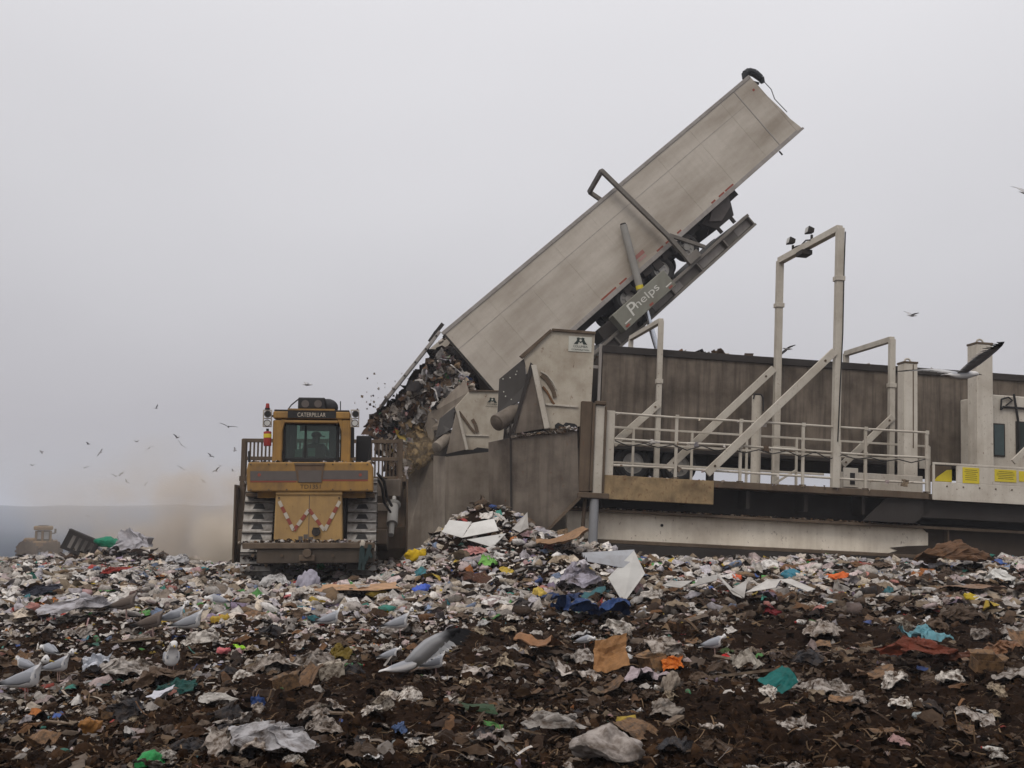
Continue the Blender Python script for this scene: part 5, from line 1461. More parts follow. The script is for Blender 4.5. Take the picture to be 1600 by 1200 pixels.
# load showing above the dark trailer's wall
MB().box(0.1, LN - .1, .07, 2.49, HB + .11, HT - .12).build('load_mass', MAT['mud'], dt)
parts = []
for k in range(900):
    x = r6.uniform(.2, LN - .3); y = r6.uniform(.1, 2.45)
    hgt = HT - .20 + .24 * math.exp(-((x - 3.2) / 1.3) ** 2) * r6.random() + .06 * r6.random()
    c = (DARK[r6.integers(6)], DULL[r6.integers(10)], PALE[r6.integers(9)] * .8, DULL[r6.integers(10)])[r6.integers(4)]
    kd = (T_LUMP, T_SHEET, T_FOLD)[r6.integers(3)]
    parts.append((kd[r6.integers(len(kd))], rotm(r6.uniform(0, 6), r6.normal(0, .4), r6.normal(0, .4)) * r6.uniform(.10, .36), np.array((x, y, hgt)), c))
build_stuff('load', parts, LIT, dt)
parts = []
for k in range(260):
    x = r6.uniform(.3, TL * .45); y = r6.uniform(.1, WD - .1)
    c = (DARK[r6.integers(6)], DULL[r6.integers(10)], PALE[r6.integers(9)] * .8)[r6.integers(3)]
    parts.append((T_LUMP[r6.integers(10)], rotm(r6.uniform(0, 6), 0, 0) * r6.uniform(.10, .26), np.array((x, y, SH - .12 + .08 * r6.random())), c))
build_stuff('load_top', parts, LIT, rt)
# mud and scraps lying on the tipper deck and its beams
parts = []
for k in range(420):
    x = r6.uniform(.1, 8.0); y = r6.uniform(.1, 2.4) ; c = (DARK[r6.integers(6)], DARK[r6.integers(6)], DULL[r6.integers(10)], PALE[r6.integers(9)])[r6.integers(4)]
    parts.append((T_LUMP[r6.integers(10)], rotm(r6.uniform(0, 6), 0, 0) * r6.uniform(.03, .13), np.array((x, y, .0)), c))
for k in range(300):
    x = r6.uniform(-.6, 8.0); c = (DARK[r6.integers(6)], DULL[r6.integers(10)])[r6.integers(2)]
    parts.append((T_LUMP[r6.integers(10)], rotm(r6.uniform(0, 6), 0, 0) * r6.uniform(.03, .12), np.array((x, r6.uniform(.3, .6), -.775)), c))
build_stuff('mud_scraps', parts, LIT, near)

parts = []
for k in range(360):
    j = r6.integers(5)
    if j == 0: p = (r6.uniform(-1.4, 1.4), r6.uniform(-.6, -.15), P_(482, 848, -.5).z + .01)
    elif j == 1: p = (r6.uniform(-1.3, 1.35), r6.uniform(-.3, .5), P_(482, 722, -.3).z + .005)
    elif j == 2: p = (r6.choice([XL, XR]) + r6.uniform(-.33, .33), r6.uniform(-.12, .06), r6.uniform(.02, .6))
    elif j == 3: p = (r6.uniform(x0, x1), BY - r6.uniform(.0, .25), r6.uniform(zt0 - .2, zt0 + .16))
    else: p = (r6.uniform(-.8, .8), r6.uniform(-.34, -.29), P_(482, 848, -.3).z + r6.uniform(0, .05))
    c = (DARK[r6.integers(6)], DULL[r6.integers(10)], DARK[r6.integers(6)], PALE[r6.integers(9)] * .7)[r6.integers(4)]
    parts.append(((T_LUMP, T_DOME)[r6.integers(2)][r6.integers(10)], rotm(r6.uniform(0, 6), r6.normal(0, .5), r6.normal(0, .5)) * r6.uniform(.03, .13), np.array(p), c))
build_stuff('mud_scraps', parts, LIT, bd)

parts = []
for k in range(46):
    x = r6.uniform(.3, 7.9); zr = (1.47, .86, .24, .02)[r6.integers(4)]
    c = (PALE[r6.integers(9)], DULL[r6.integers(10)], PALE[r6.integers(9)] * .7)[r6.integers(3)]
    kd = (T_STRIP, T_SHEET, T_DOME)[r6.integers(3)]
    parts.append((kd[r6.integers(len(kd))], rotm(r6.uniform(-.4, .4), 1.57 + r6.normal(0, .3), r6.uniform(-1.5, 1.5)) * r6.uniform(.05, .17), np.array((x, -.02, zr - .03)), c))
for k in range(60):
    parts.append((T_SHEET[r6.integers(12)], rotm(r6.uniform(0, 6), r6.normal(0, .4), 0) * r6.uniform(.05, .18), np.array(N.p(802 + 98 * (k / 60), 681.5 - 12.5 * (k / 60), r6.uniform(-.08, .0))), (PALE[r6.integers(9)] * .8, DULL[r6.integers(10)])[k % 2]))
build_stuff('snagged_scraps', parts, LIT, near)

# ================================================================== RUBBISH: single pieces
def np_mesh(name, vf, mat, smooth=False):
    me = bpy.data.meshes.new(name); me.from_pydata(vf[0].tolist(), [], vf[1].tolist()); me.materials.append(mat)
    if smooth: me.shade_smooth()
    return me
BAGS = [lump(4, 11.3 * k + 7, .5) for k in range(12)]
DOMES = [dome(34, 9.7 * k + 31, True) for k in range(12)]
SHEETS = [sheet(30, 24, 4.1 * k + 90, .34) for k in range(8)]
CARDS = []
for k in range(6):
    v, f = grid(14, 10); a = rng.uniform(.15, .9); b = rng.uniform(-.2, .3)
    v2 = v.copy(); v2[:, 2] = np.where(v[:, 0] > b, (v[:, 0] - b) * a, 0) + np.where(v[:, 1] > .2, (v[:, 1] - .2) * rng.uniform(-.8, .8), 0); v2 += wob(v, .09, 2.2, k * 3.3) + wob(v, .05, 6, k)
    n = len(v2); v3 = np.concatenate([v2, v2 + np.array((0, 0, .018))]); CARDS.append((v3, np.concatenate([f, f[:, ::-1] + n])))
_mats = {}
def tmat(cname, col, dirt, rough=.55):
    if cname not in _mats: _mats[cname] = trash_mat(cname, col, dirt, rough)
    return _mats[cname]
_mesh = {}
def var(kind, i, mname, col, dirt, rough=.55):
    key = (kind, i, mname)
    if key not in _mesh:
        vf = {'bag': BAGS, 'sheet': SHEETS, 'card': CARDS, 'dome': DOMES}[kind][i]
        _mesh[key] = np_mesh({'bag': 'plastic_bag', 'dome': 'plastic_bag', 'sheet': 'plastic_sheet', 'card': 'cardboard'}[kind], vf, tmat(mname, col, dirt, rough), kind == 'bag')
    return _mesh[key]
def put(kind, i, mname, col, dirt, x, y, size, name, label, cat, group=None, rot=None, lift=.10, sc=(1, 1, 1)):
    o = place(var(kind, i, mname, col, dirt), name, None, (x, y, gz(x, y) + size * lift), rot or (random.gauss(0, .15), random.gauss(0, .15), random.uniform(0, 6.28)), (size * sc[0], size * sc[1], size * sc[2]))
    return tag(o, label, cat, group)
KINDS_ = [
    ('dome', 'dirty_white_plastic', (.56, .52, .47), .62, 'plastic_bag', 'crumpled dirty white plastic bag', 'plastic bag', .22, .55, 62),
    ('dome', 'grey_plastic', (.33, .29, .255), .7, 'plastic_bag', 'crumpled muddy grey plastic bag', 'plastic bag', .22, .6, 46),
    ('dome', 'cream_plastic', (.42, .34, .24), .65, 'plastic_bag', 'crumpled cream coloured plastic bag', 'plastic bag', .2, .45, 30),
    ('dome', 'black_plastic', (.03, .03, .034), .3, 'plastic_bag', 'torn black rubbish bag', 'plastic bag', .25, .6, 26),
    ('sheet', 'grey_film', (.40, .36, .325), .7, 'plastic_sheet', 'torn greyish plastic film', 'plastic film', .25, .7, 46),
    ('sheet', 'white_paper', (.54, .53, .52), .3, 'paper', 'creased white paper sheet', 'paper', .12, .32, 40),
    ('card', 'brown_cardboard', (.21, .12, .062), .65, 'cardboard', 'folded brown piece of cardboard', 'cardboard', .2, .5, 44),
    ('dome', 'brown_cloth', (.09, .06, .04), .4, 'cloth', 'crumpled dark brown rag', 'rag', .25, .6, 30),
]
ZN = (('lying on the dark bare soil near the camera', 6.6, 10.5), ('half sunk in the churned muddy rubbish', 10.5, 17), ('in the thick pale litter before the machines', 17, 34))
rr = np.random.default_rng(21)
LATER = []
for kind, mn, col, dirt, nm, lab, cat, s0, s1, cnt in KINDS_:
    for k in range(cnt):
        t = rr.random(); Y = 1 / (1 / 6.7 + t * (1 / 33 - 1 / 6.7)); X = rr.uniform(-1, 1) * Y * .5
        if Y > 22 and X > -1.5: Y = rr.uniform(12, 21); X = rr.uniform(-1, 1) * Y * .5
        if Y < 12 and X > 0 and cat == 'plastic bag' and rr.random() < .45: X = -X
        z_ = next(z for z, a, b in ZN if a <= Y < b or b == 34)
        size = s0 + (s1 - s0) * rr.random() ** 2
        sz = size * (.9 if Y > 10 else .55)
        o_ = put(kind, int(rr.integers({'bag': 12, 'dome': 12, 'sheet': 8, 'card': 6}[kind])), mn, col, dirt, X, Y, sz, nm, lab + ' ' + z_, cat, cat + ('es ' if cat[-1] in 'xh' else 's ') + z_.split(' near')[0].split(' before')[0])
        LATER.append((o_, lab, sz > (s0 + s1) / 2.4))

def one(kind, i, px, py, wpx, name, label, cat, col, dirt=.2, sc=(1, 1, 1), rot=None, lift=.12, rough=.5):
    g = ground_at(px, py); s = wpx / 1600 * g.y
    return put(kind, i, name + '_' + label.replace(' ', '_')[:24], col, dirt, g.x, g.y, s, name, label, cat, None, rot, lift, sc)
# the pieces one can pick out, each where it lies
one('sheet', 0, 928, 972, 105, 'tarpaulin', 'large crumpled dark blue tarpaulin lying below the tall white board', 'tarpaulin', (.018, .05, .15), .15, (1, .8, .9), (0, 0, .2), .2)
one('sheet', 3, 872, 947, 70, 'tarpaulin', 'narrow strip of dark blue tarpaulin beside the yellow paper bag', 'tarpaulin', (.016, .035, .10), .2, (1, .5, .6), (0, 0, -.3), .2)
one('bag', 2, 840, 938, 34, 'paper_bag', 'yellow stained paper bag beside the narrow blue tarpaulin strip', 'paper bag', (.45, .32, .06), .35, (1, 1, 1.3))
one('dome', 5, 906, 925, 80, 'plastic_bag', 'big lilac grey plastic sack above the large blue tarpaulin', 'plastic bag', (.36, .34, .40), .4, (1, .8, 1.0), (0, 0, .1), .2)
one('bag', 7, 651, 880, 28, 'plastic_can', 'bright yellow plastic canister on the heap by the bulldozer blade', 'canister', (.55, .36, .01), .1, (1, .7, 1.5), (0, 0, .2), .3)
one('card', 1, 738, 912, 56, 'cardboard_box', 'crushed dark reddish brown cardboard box on the side of the heap', 'cardboard box', (.075, .026, .012), .3, (.8, .8, 1.6), (.5, .2, .5), .2)
one('dome', 1, 762, 885, 34, 'plastic_bag', 'bright green plastic bag above the reddish brown box', 'plastic bag', (.20, .48, .10), .1)
one('dome', 3, 742, 868, 34, 'plastic_bag', 'salmon pink plastic bag just below the broken white boards', 'plastic bag', (.55, .25, .23), .15)
one('bag', 4, 655, 925, 28, 'plastic_bag', 'strong blue plastic bag in front of the heap', 'plastic bag', (.05, .10, .42), .1)
one('bag', 6, 478, 922, 34, 'plastic_bag', 'large clear lilac plastic sack standing before the bulldozer', 'plastic bag', (.46, .44, .52), .15, (1, .8, 1.9), (0, .3, .4), .3)
one('bag', 8, 452, 920, 20, 'plastic_bag', 'small dark blue plastic bag beside the clear lilac sack', 'plastic bag', (.04, .09, .28), .1, (1, 1, 2))
one('dome', 9, 430, 922, 46, 'plastic_bag', 'puffed pale grey plastic sack behind the small dark blue bag', 'plastic bag', (.44, .43, .42), .3, (1, 1, 1.3))
one('bag', 10, 448, 936, 22, 'plastic_bag', 'flat coral red wrapper below the small dark blue bag', 'wrapper', (.48, .14, .14), .1, (1, 1, .6))
one('bag', 0, 500, 892, 22, 'plastic_bottle', 'green plastic bottle lying behind the clear lilac sack', 'bottle', (.04, .30, .14), .05, (1, .6, 1.2))
one('card', 2, 560, 938, 120, 'broken_board', 'splintered orange tan panel lying flat before the bulldozer', 'panel', (.42, .25, .14), .3, (1.0, .6, .25), (0, 0, .2))
one('card', 4, 880, 864, 80, 'cardboard', 'bent brown cardboard sheet under the corrugated metal sheet', 'cardboard', (.30, .18, .10), .2, (1, .8, .8), (0, 0, .1), .2)
one('card', 3, 950, 1050, 46, 'cardboard', 'bright tan cardboard flap standing up in the dark soil', 'cardboard', (.33, .17, .07), .15, (1, 1, 1.3), (.9, .1, .2), .35)
one('card', 5, 842, 1020, 60, 'cardboard', 'open tan cardboard box flap behind the resting gull', 'cardboard', (.26, .13, .06), .25, (1, .8, 1.4), (.3, .2, 2.6), .25)
one('bag', 11, 1134, 1034, 30, 'wrapper', 'bright red wrapper under the gull pecking alone', 'wrapper', (.60, .02, .02), .05, (1, .8, 1))
one('dome', 2, 1166, 1050, 56, 'plastic_bag', 'rounded dirty white sack beside the bright red wrapper', 'plastic bag', (.44, .40, .34), .4, (1, .9, 1.2))
one('sheet', 1, 1052, 1052, 34, 'wrapper', 'torn orange wrapper standing in the dark soil', 'wrapper', (.60, .16, .02), .1, (1, 1, 1.2), (.5, 0, 0), .3)
one('sheet', 2, 1010, 1062, 60, 'wrapper', 'pale pink and white food wrapper behind the orange wrapper', 'wrapper', (.46, .38, .40), .2)
one('dome', 4, 1432, 1050, 110, 'carpet_roll', 'rusty red carpet roll wrapped in a teal cloth', 'carpet', (.13, .03, .015), .2, (1, .6, .7), (0, 0, -.15), .25)
one('sheet', 5, 1448, 1036, 58, 'cloth', 'teal patterned cloth draped over the rusty red carpet roll', 'cloth', (.10, .24, .28), .2, (1, .9, 1.2), (.2, 0, .2), .75)
one('dome', 6, 1500, 1040, 70, 'carpet_roll', 'second rusty brown carpet roll behind the teal cloth', 'carpet', (.12, .04, .02), .25, (1, .6, .6))
one('card', 0, 1216, 1082, 46, 'plastic_tray', 'dark teal plastic lid stuck upright in the soil', 'lid', (.01, .13, .12), .1, (1, .8, 1), (.9, -.4, .3), .35)
one('card', 1, 746, 1112, 56, 'plastic_tray', 'dark green plastic lid half buried in the soil', 'lid', (.025, .06, .025), .2, (1, .6, .5))
one('sheet', 4, 275, 1082, 60, 'cloth', 'dark teal crumpled cloth in front of the gull facing the camera', 'cloth', (.015, .085, .075), .15, (1, .6, .9))
one('bag', 3, 350, 1022, 22, 'wrapper', 'coral pink wrapper standing in the mud', 'wrapper', (.60, .16, .17), .05, (1, .8, 1.4))
one('sheet', 6, 376, 1018, 22, 'wrapper', 'neon green wrapper beside the coral pink wrapper', 'wrapper', (.34, .60, .06), .05, (1, .8, 1.3))
one('dome', 8, 402, 1108, 24, 'plastic_bag', 'small navy blue bag beside the rolled white towel', 'plastic bag', (.02, .05, .16), .1, (1, 1, 1.5))
one('dome', 9, 335, 1104, 66, 'cloth', 'rolled dirty white towel on the soil', 'towel', (.44, .42, .39), .3, (1, .4, .6), (0, 0, -.1))
one('card', 3, 250, 1096, 34, 'foam_box', 'clean white foam tray lying on the soil', 'foam tray', (.74, .74, .80), .02, (1, .6, .9), (0, .1, -.1))
one('sheet', 7, 205, 1106, 34, 'paper', 'curled white paper strip beside the clean foam tray', 'paper', (.66, .65, .66), .05, (1, .4, .8), (0, 0, .2))
one('bag', 7, 138, 1152, 34, 'leather_shoe', 'orange tan leather shoe lying on the soil', 'shoe', (.24, .11, .03), .15, (.8, .9, 1.6), (.6, .3, 1), .3)
one('sheet', 1, 152, 1052, 42, 'plastic_sheet', 'pale blue white plastic sheet standing up between two gulls', 'plastic film', (.50, .52, .56), .15, (1, .8, 2.0), (.5, 0, .4), .3)
one('dome', 10, 188, 1060, 66, 'plastic_bag', 'long grey white plastic sack behind the standing plastic sheet', 'plastic bag', (.42, .39, .36), .4, (1, .7, .9), (0, 0, -.4))
one('dome', 11, 424, 1185, 130, 'plastic_bag', 'huge crumpled white plastic sack at the edge of the soil', 'plastic bag', (.44, .43, .44), .45, (1, .7, .8), (0, 0, -.1), .18)
one('bag', 1, 950, 1188, 110, 'plastic_bag', 'big smooth beige grey plastic sack at the edge of the soil', 'plastic bag', (.36, .32, .29), .4, (1, .6, .9), (0, 0, .1), .16)
one('dome', 0, 862, 1146, 90, 'plastic_bag', 'ragged grey sack with torn edges behind the beige sack', 'plastic bag', (.34, .315, .29), .45, (1, .6, .7), (0, 0, -.2))
one('dome', 5, 1040, 1122, 66, 'plastic_bag', 'twisted grey brown sack alone on the dark soil', 'plastic bag', (.25, .22, .19), .4, (1, .6, .8), (0, 0, .5))
one('bag', 6, 1046, 1085, 34, 'plastic_bag', 'upright greyish beige bundle on the dark soil', 'bundle', (.26, .22, .18), .4, (.8, .8, 1.9), (.2, .2, 0), .35)
one('dome', 2, 622, 1148, 32, 'plastic_bag', 'steel blue plastic bag half buried in the dark soil', 'plastic bag', (.06, .10, .20), .15, (1, .8, 1.2))
one('sheet', 3, 775, 1162, 52, 'wrapper', 'white wrapper with faded red print lying on the soil', 'wrapper', (.42, .34, .31), .3, (1, .5, .9), (0, .3, .6))
one('sheet', 2, 1404, 1166, 40, 'wrapper', 'dusty pink paper wrapper alone on the dark soil', 'wrapper', (.44, .27, .25), .15, (1, .6, .6))
one('bag', 9, 232, 1196, 46, 'plastic_bag', 'vivid green plastic bag at the very edge of the soil', 'plastic bag', (.03, .24, .07), .1, (1, .8, .9))
one('sheet', 0, 532, 1032, 30, 'rope', 'tangle of mustard yellow twine in the mud', 'twine', (.24, .17, .03), .2, (1, 1, 1.6), None, .4)
one('bag', 8, 1306, 905, 32, 'plastic_bag', 'bright orange bag below the white beam', 'plastic bag', (.62, .13, .03), .05, (1, .8, .9))
one('bag', 3, 1150, 905, 20, 'plastic_bag', 'small orange red bag behind the folded white boards', 'plastic bag', (.60, .12, .05), .05, (1, .8, 1.3))
one('bag', 7, 1238, 902, 28, 'plastic_bag', 'small teal blue bag below the white beam', 'plastic bag', (.05, .22, .30), .05)
one('bag', 0, 1518, 942, 32, 'plastic_bag', 'bright yellow plastic bag in the litter beside the brown mattress', 'plastic bag', (.58, .42, .02), .08, (1, .7, .9))
one('dome', 4, 1562, 912, 44, 'plastic_bag', 'bulging clean white bag beside the brown mattress', 'plastic bag', (.62, .61, .58), .1, (1, .8, 1.3))
one('dome', 10, 1495, 898, 110, 'mattress', 'long torn brown mattress lying under the tipper', 'mattress', (.17, .085, .04), .3, (1, .5, .7), (0, 0, .1), .2)
one('sheet', 6, 1520, 928, 90, 'cardboard', 'flat pinkish tan cardboard sheet before the bulging white bag', 'cardboard', (.33, .21, .14), .2, (1, .5, .3), (0, 0, .2))
one('dome', 5, 1205, 962, 32, 'cloth', 'dark crimson rag in the muddy litter', 'rag', (.16, .01, .015), .1)
one('dome', 11, 1562, 1028, 90, 'cloth', 'heap of reddish brown cloth at the edge of the litter', 'cloth', (.16, .075, .035), .3, (1, .6, .6))
one('dome', 1, 175, 900, 44, 'clothing', 'heap of black and bright red clothing on the pale litter', 'clothing', (.34, .03, .02), .3, (1, .5, .5))
one('dome', 6, 160, 906, 30, 'clothing', 'black garment beside the red clothing on the pale litter', 'clothing', (.015, .013, .015), .1, (1, .5, .6))
one('dome', 2, 60, 935, 70, 'clothing', 'dark navy heap of clothing in the pale litter', 'clothing', (.02, .022, .035), .1, (1, .5, .5))
one('dome', 8, 122, 968, 120, 'plastic_sheet', 'long grey sack with pale blue top in the pale litter', 'plastic bag', (.36, .35, .37), .35, (1, .4, .5), (0, 0, .5))
one('dome', 9, 125, 955, 55, 'carpet_roll', 'greyish tan rolled rug beside the long grey sack', 'carpet', (.22, .175, .14), .3, (1, .4, .5))
one('bag', 3, 345, 972, 30, 'plastic_bag', 'mustard yellow bag beside the standing grey backed gull', 'plastic bag', (.36, .24, .03), .2, (1, .8, 1.3))
one('bag', 7, 226, 965, 26, 'plastic_bag', 'leaf green plastic bag between the two brown gulls', 'plastic bag', (.08, .24, .06), .1)

BOT = MB(); BOT.tube((-.5, 0, 0), (.2, 0, 0), .14, 14); BOT.tube((.2, 0, 0), (.36, 0, 0), .14, 14, .05); BOT.tube((.36, 0, 0), (.46, 0, 0), .05, 10)
CAPM = MB().tube((.46, 0, 0), (.5, 0, 0), .06, 10).mesh('bottle_cap', MAT['red'], True)
def carton_mesh(name, mat):
    m = MB(); t = .012
    m.box(-.5, .5, -.35, .35, 0, t); m.box(-.5, -.5 + t, -.35, .35, t, .55); m.box(.5 - t, .5, -.35, .35, t, .5); m.box(-.5 + t, .5 - t, -.35, -.35 + t, t, .55); m.box(-.5 + t, .5 - t, .35 - t, .35, t, .55)
    m.hexa([(-.5, -.35, .551), (.5, -.35, .551), (.5, -.345, .556), (-.5, -.345, .556)], [(-.48, -.60, .66), (.5, -.62, .60), (.5, -.615, .606), (-.48, -.595, .666)])
    m.hexa([(-.5, -.33, .551), (-.5, .33, .551), (-.494, .33, .556), (-.494, -.33, .556)], [(-.72, -.3, .62), (-.70, .3, .70), (-.694, .3, .706), (-.714, -.3, .626)])
    return m.mesh(name, mat)
small = []
for lab, nm, cat, col, kind_, cnt_, s0, s1 in (('clear plastic bottle', 'bottle', 'bottle', (.36, .40, .40), 'bot', 7, .22, .34), ('milky white plastic bottle', 'bottle', 'bottle', (.60, .58, .54), 'bot', 8, .2, .32), ('green plastic bottle', 'bottle', 'bottle', (.03, .18, .07), 'bot', 4, .2, .3),
        ('open brown cardboard carton', 'cardboard_box', 'cardboard box', (.20, .115, .055), 'box', 6, .16, .30), ('open whitish cardboard carton', 'cardboard_box', 'cardboard box', (.42, .37, .30), 'box', 5, .15, .26), ('splintered grey brown plank', 'wood_plank', 'plank', (.17, .125, .085), 'plank', 14, .4, .9)):
    mat_ = trash_mat(lab.replace(' ', '_'), col, .65)
    if kind_ == 'bot': me_ = BOT.mesh('bottle', mat_, True)
    elif kind_ == 'box': me_ = carton_mesh('carton', mat_)
    else: me_ = MB().hexa([(-.5, -.05, 0), (.46, -.06, 0), (.5, .04, 0), (-.47, .055, 0)], [(-.49, -.05, .035), (.47, -.055, .035), (.49, .04, .035), (-.5, .05, .035)]).mesh('plank', mat_)
    for k in range(cnt_):
        t = rr.random(); Y = 1 / (1 / 7.5 + t * (1 / 26 - 1 / 7.5)); X = rr.uniform(-1, 1) * Y * .48
        if Y > 21 and X > -1.5: Y = rr.uniform(11, 20); X = rr.uniform(-1, 1) * Y * .48
        sz = rr.uniform(s0, s1) * (1 if Y > 10 else .7)
        o = place(me_, nm, None, (X, Y, gz(X, Y) + sz * (.02 if kind_ == 'box' else .07)), (rr.normal(0, .25), rr.normal(0, .2), rr.uniform(0, 6.28)), (sz, sz, sz))
        z_ = next(z for z, a, b in ZN if a <= Y < b or b == 34)
        tag(o, lab + ' ' + z_, cat, cat + ('es ' if cat[-1] in 'xh' else 's ') + z_.split(' near')[0].split(' before')[0]); LATER.append((o, lab, sz > (s0 + s1) / 2))
        if kind_ == 'bot': place(CAPM, 'bottle_cap', o)

# boards and sheets that lean, each with thickness
def board(name, label, cat, pts, mat, th=.012, yl=0.0):
    """pts: corner points with their own depth"""
    w = [at(px, py, Y) for px, py, Y in pts]; c = sum(w, Vector()) / len(w)
    n = (w[1] - w[0]).cross(w[2] - w[0]).normalized()
    o = MB().prism([p - c for p in w], n * th).build(name, mat, None, .002); o.location = c
    return tag(o, label, cat)
WB = trash_mat('white_board', (.62, .61, .58), .10, .6, 2.0)
GB = trash_mat('greyish_board', (.50, .48, .45), .2, .6, 2.0)
Yb = ground_at(973, 940).y
board('white_board', 'tall white board leaning upright above the large blue tarpaulin', 'board', [(950, 902, Yb + .5), (991, 860, Yb + .9), (1008, 896, Yb + .6), (974, 943, Yb)], WB)
Yh = 20.7
board('white_board', 'broad white board lying on top of the heap', 'board', [(690, 831, Yh), (702, 812, Yh + .35), (736, 816, Yh + .3), (722, 840, Yh - .05)], WB)
board('white_board', 'creased white board with a dark tear lying on top of the heap', 'board', [(722, 840, Yh - .05), (738, 817, Yh + .3), (772, 810, Yh + .35), (779, 829, Yh)], WB)
board('white_board', 'pointed white board sticking out below the two boards on the heap', 'board', [(729, 843, Yh - .25), (791, 833, Yh - .1), (770, 855, Yh - .4)], WB)
board('white_board', 'white bag like scrap standing upright on the heap by the hopper plate', 'board', [(800, 826, Yh + .2), (824, 800, Yh + .3), (826, 824, Yh + .2), (812, 832, Yh + .1)], GB)
# corrugated sheet: ridges as geometry
wq = [at(px, py, Y) for px, py, Y in ((908, 865, 18.6), (992, 857, 18.6), (985, 886, 17.9), (918, 874, 17.9))]
V_, F_ = [], []
for i in range(29):
    for j in range(7):
        u, v = i / 28, j / 6; p = (wq[0] * (1 - u) + wq[1] * u) * (1 - v) + (wq[3] * (1 - u) + wq[2] * u) * v
        V_.append(p + Vector((0, -.02, .03)) * math.sin(j * math.pi)); V_[-1] = p + Vector((0, -.015, .035)) * (1 if j % 2 else -1)
for i in range(28):
    for j in range(6): F_.append((i * 7 + j, i * 7 + j + 1, (i + 1) * 7 + j + 1, (i + 1) * 7 + j))
cs = MB(); c0 = sum(V_, Vector()) / len(V_); cs.add([v - c0 for v in V_], F_)
o = cs.build('corrugated_sheet', MAT['galv']); o.location = c0; o.modifiers.new('thickness', 'SOLIDIFY').thickness = .006
tag(o, 'bent grey corrugated metal sheet behind the tall white board', 'metal sheet')
Yw = ground_at(1140, 925).y - 1.3
for lab, pts in (('flat white board lying low before the white beam', [(1035, 914, Yw + .2), (1052, 908, Yw + .8), (1082, 907, Yw + .8), (1064, 918, Yw + .1)]),
                 ('white board propped in a slant, first of a zigzag row', [(1078, 917, Yw), (1096, 903, Yw + .5), (1122, 897, Yw + .6), (1120, 906, Yw + .4)]),
                 ('white board sloping down to a sharp point in the zigzag row', [(1120, 896, Yw + .6), (1130, 905, Yw + .5), (1160, 934, Yw - .2), (1146, 928, Yw - .1)]),
                 ('white triangular board standing on its corner in the zigzag row', [(1142, 921, Yw), (1168, 905, Yw + .3), (1163, 934, Yw - .2)]),
                 ('white board bent like a roof before the white beam', [(1164, 926, Yw), (1200, 905, Yw + .4), (1220, 905, Yw + .5), (1212, 918, Yw + .2)]),
                 ('wide white creased sheet with a dark fold before the white beam', [(1216, 905, Yw + .5), (1236, 904, Yw + .5), (1274, 920, Yw + .2), (1262, 924, Yw)])):
    board('white_board', lab, 'board', pts, GB)
# green tank and plastic heap on the far crest
dr_ = one('bag', 4, 180, 850, 40, 'plastic_drum', 'bright green plastic drum on the far crest of the rubbish', 'drum', (.01, .20, .11), .1, (1, .8, 1.3), (0, 0, .2), .3)
dr_.location = at(176, 849, 32.6); dr_.scale = (.75, .6, .8)
one('sheet', 5, 212, 846, 50, 'plastic_sheet', 'whitish plastic sheeting blowing over the green drum', 'plastic film', (.46, .47, .45), .1, (1, .8, 1.2), (.2, .2, .3), .45)
one('dome', 7, 208, 872, 66, 'plastic_sheet', 'heap of grey plastic sheeting below the green drum', 'plastic film', (.33, .32, .34), .2, (1, .8, 1.2), (0, 0, -.4), .25)
one('dome', 5, 280, 884, 46, 'foam_pad', 'grey white curved foam pad on the crest before the dust', 'foam pad', (.40, .40, .41), .2, (1, .6, .8))

# ================================================================== GULLS
def loft(rings, n=12):
    """rings: centre, half width, half height, axis tilt"""
    V, F = [], []
    for (x, z, w, h, tl) in rings:
        for k in range(n):
            a = 2 * math.pi * k / n; u, v = w * math.cos(a), h * math.sin(a)
            V.append((x - v * math.sin(tl), u, z + v * math.cos(tl)))
    for i in range(len(rings) - 1):
        for k in range(n): F.append((i * n + k, i * n + (k + 1) % n, (i + 1) * n + (k + 1) % n, (i + 1) * n + k))
    F += [tuple(range(n - 1, -1, -1)), tuple(range((len(rings) - 1) * n, len(rings) * n))]
    return V, F
WHITE_, GREY_, BLACK_, BROWN_, LBROWN_ = (.62, .61, .60), (.27, .28, .305), (.018, .018, .02), (.12, .095, .08), (.19, .155, .135)
GULLM = attr_mat('gull_feathers', 0.75, bump=0.1)
def colmesh(name, V, F, cols, smooth=True):
    me = bpy.data.meshes.new(name); me.from_pydata(V, [], F)
    bm = bmesh.new(); bm.from_mesh(me); bmesh.ops.recalc_face_normals(bm, faces=bm.faces); bm.to_mesh(me); bm.free()
    a = me.color_attributes.new('Col', 'FLOAT_COLOR', 'POINT'); a.data.foreach_set('color', np.array([(*c, 1) for c in cols]).ravel())
    me.materials.append(GULLM)
    if smooth: me.shade_smooth()
    return me
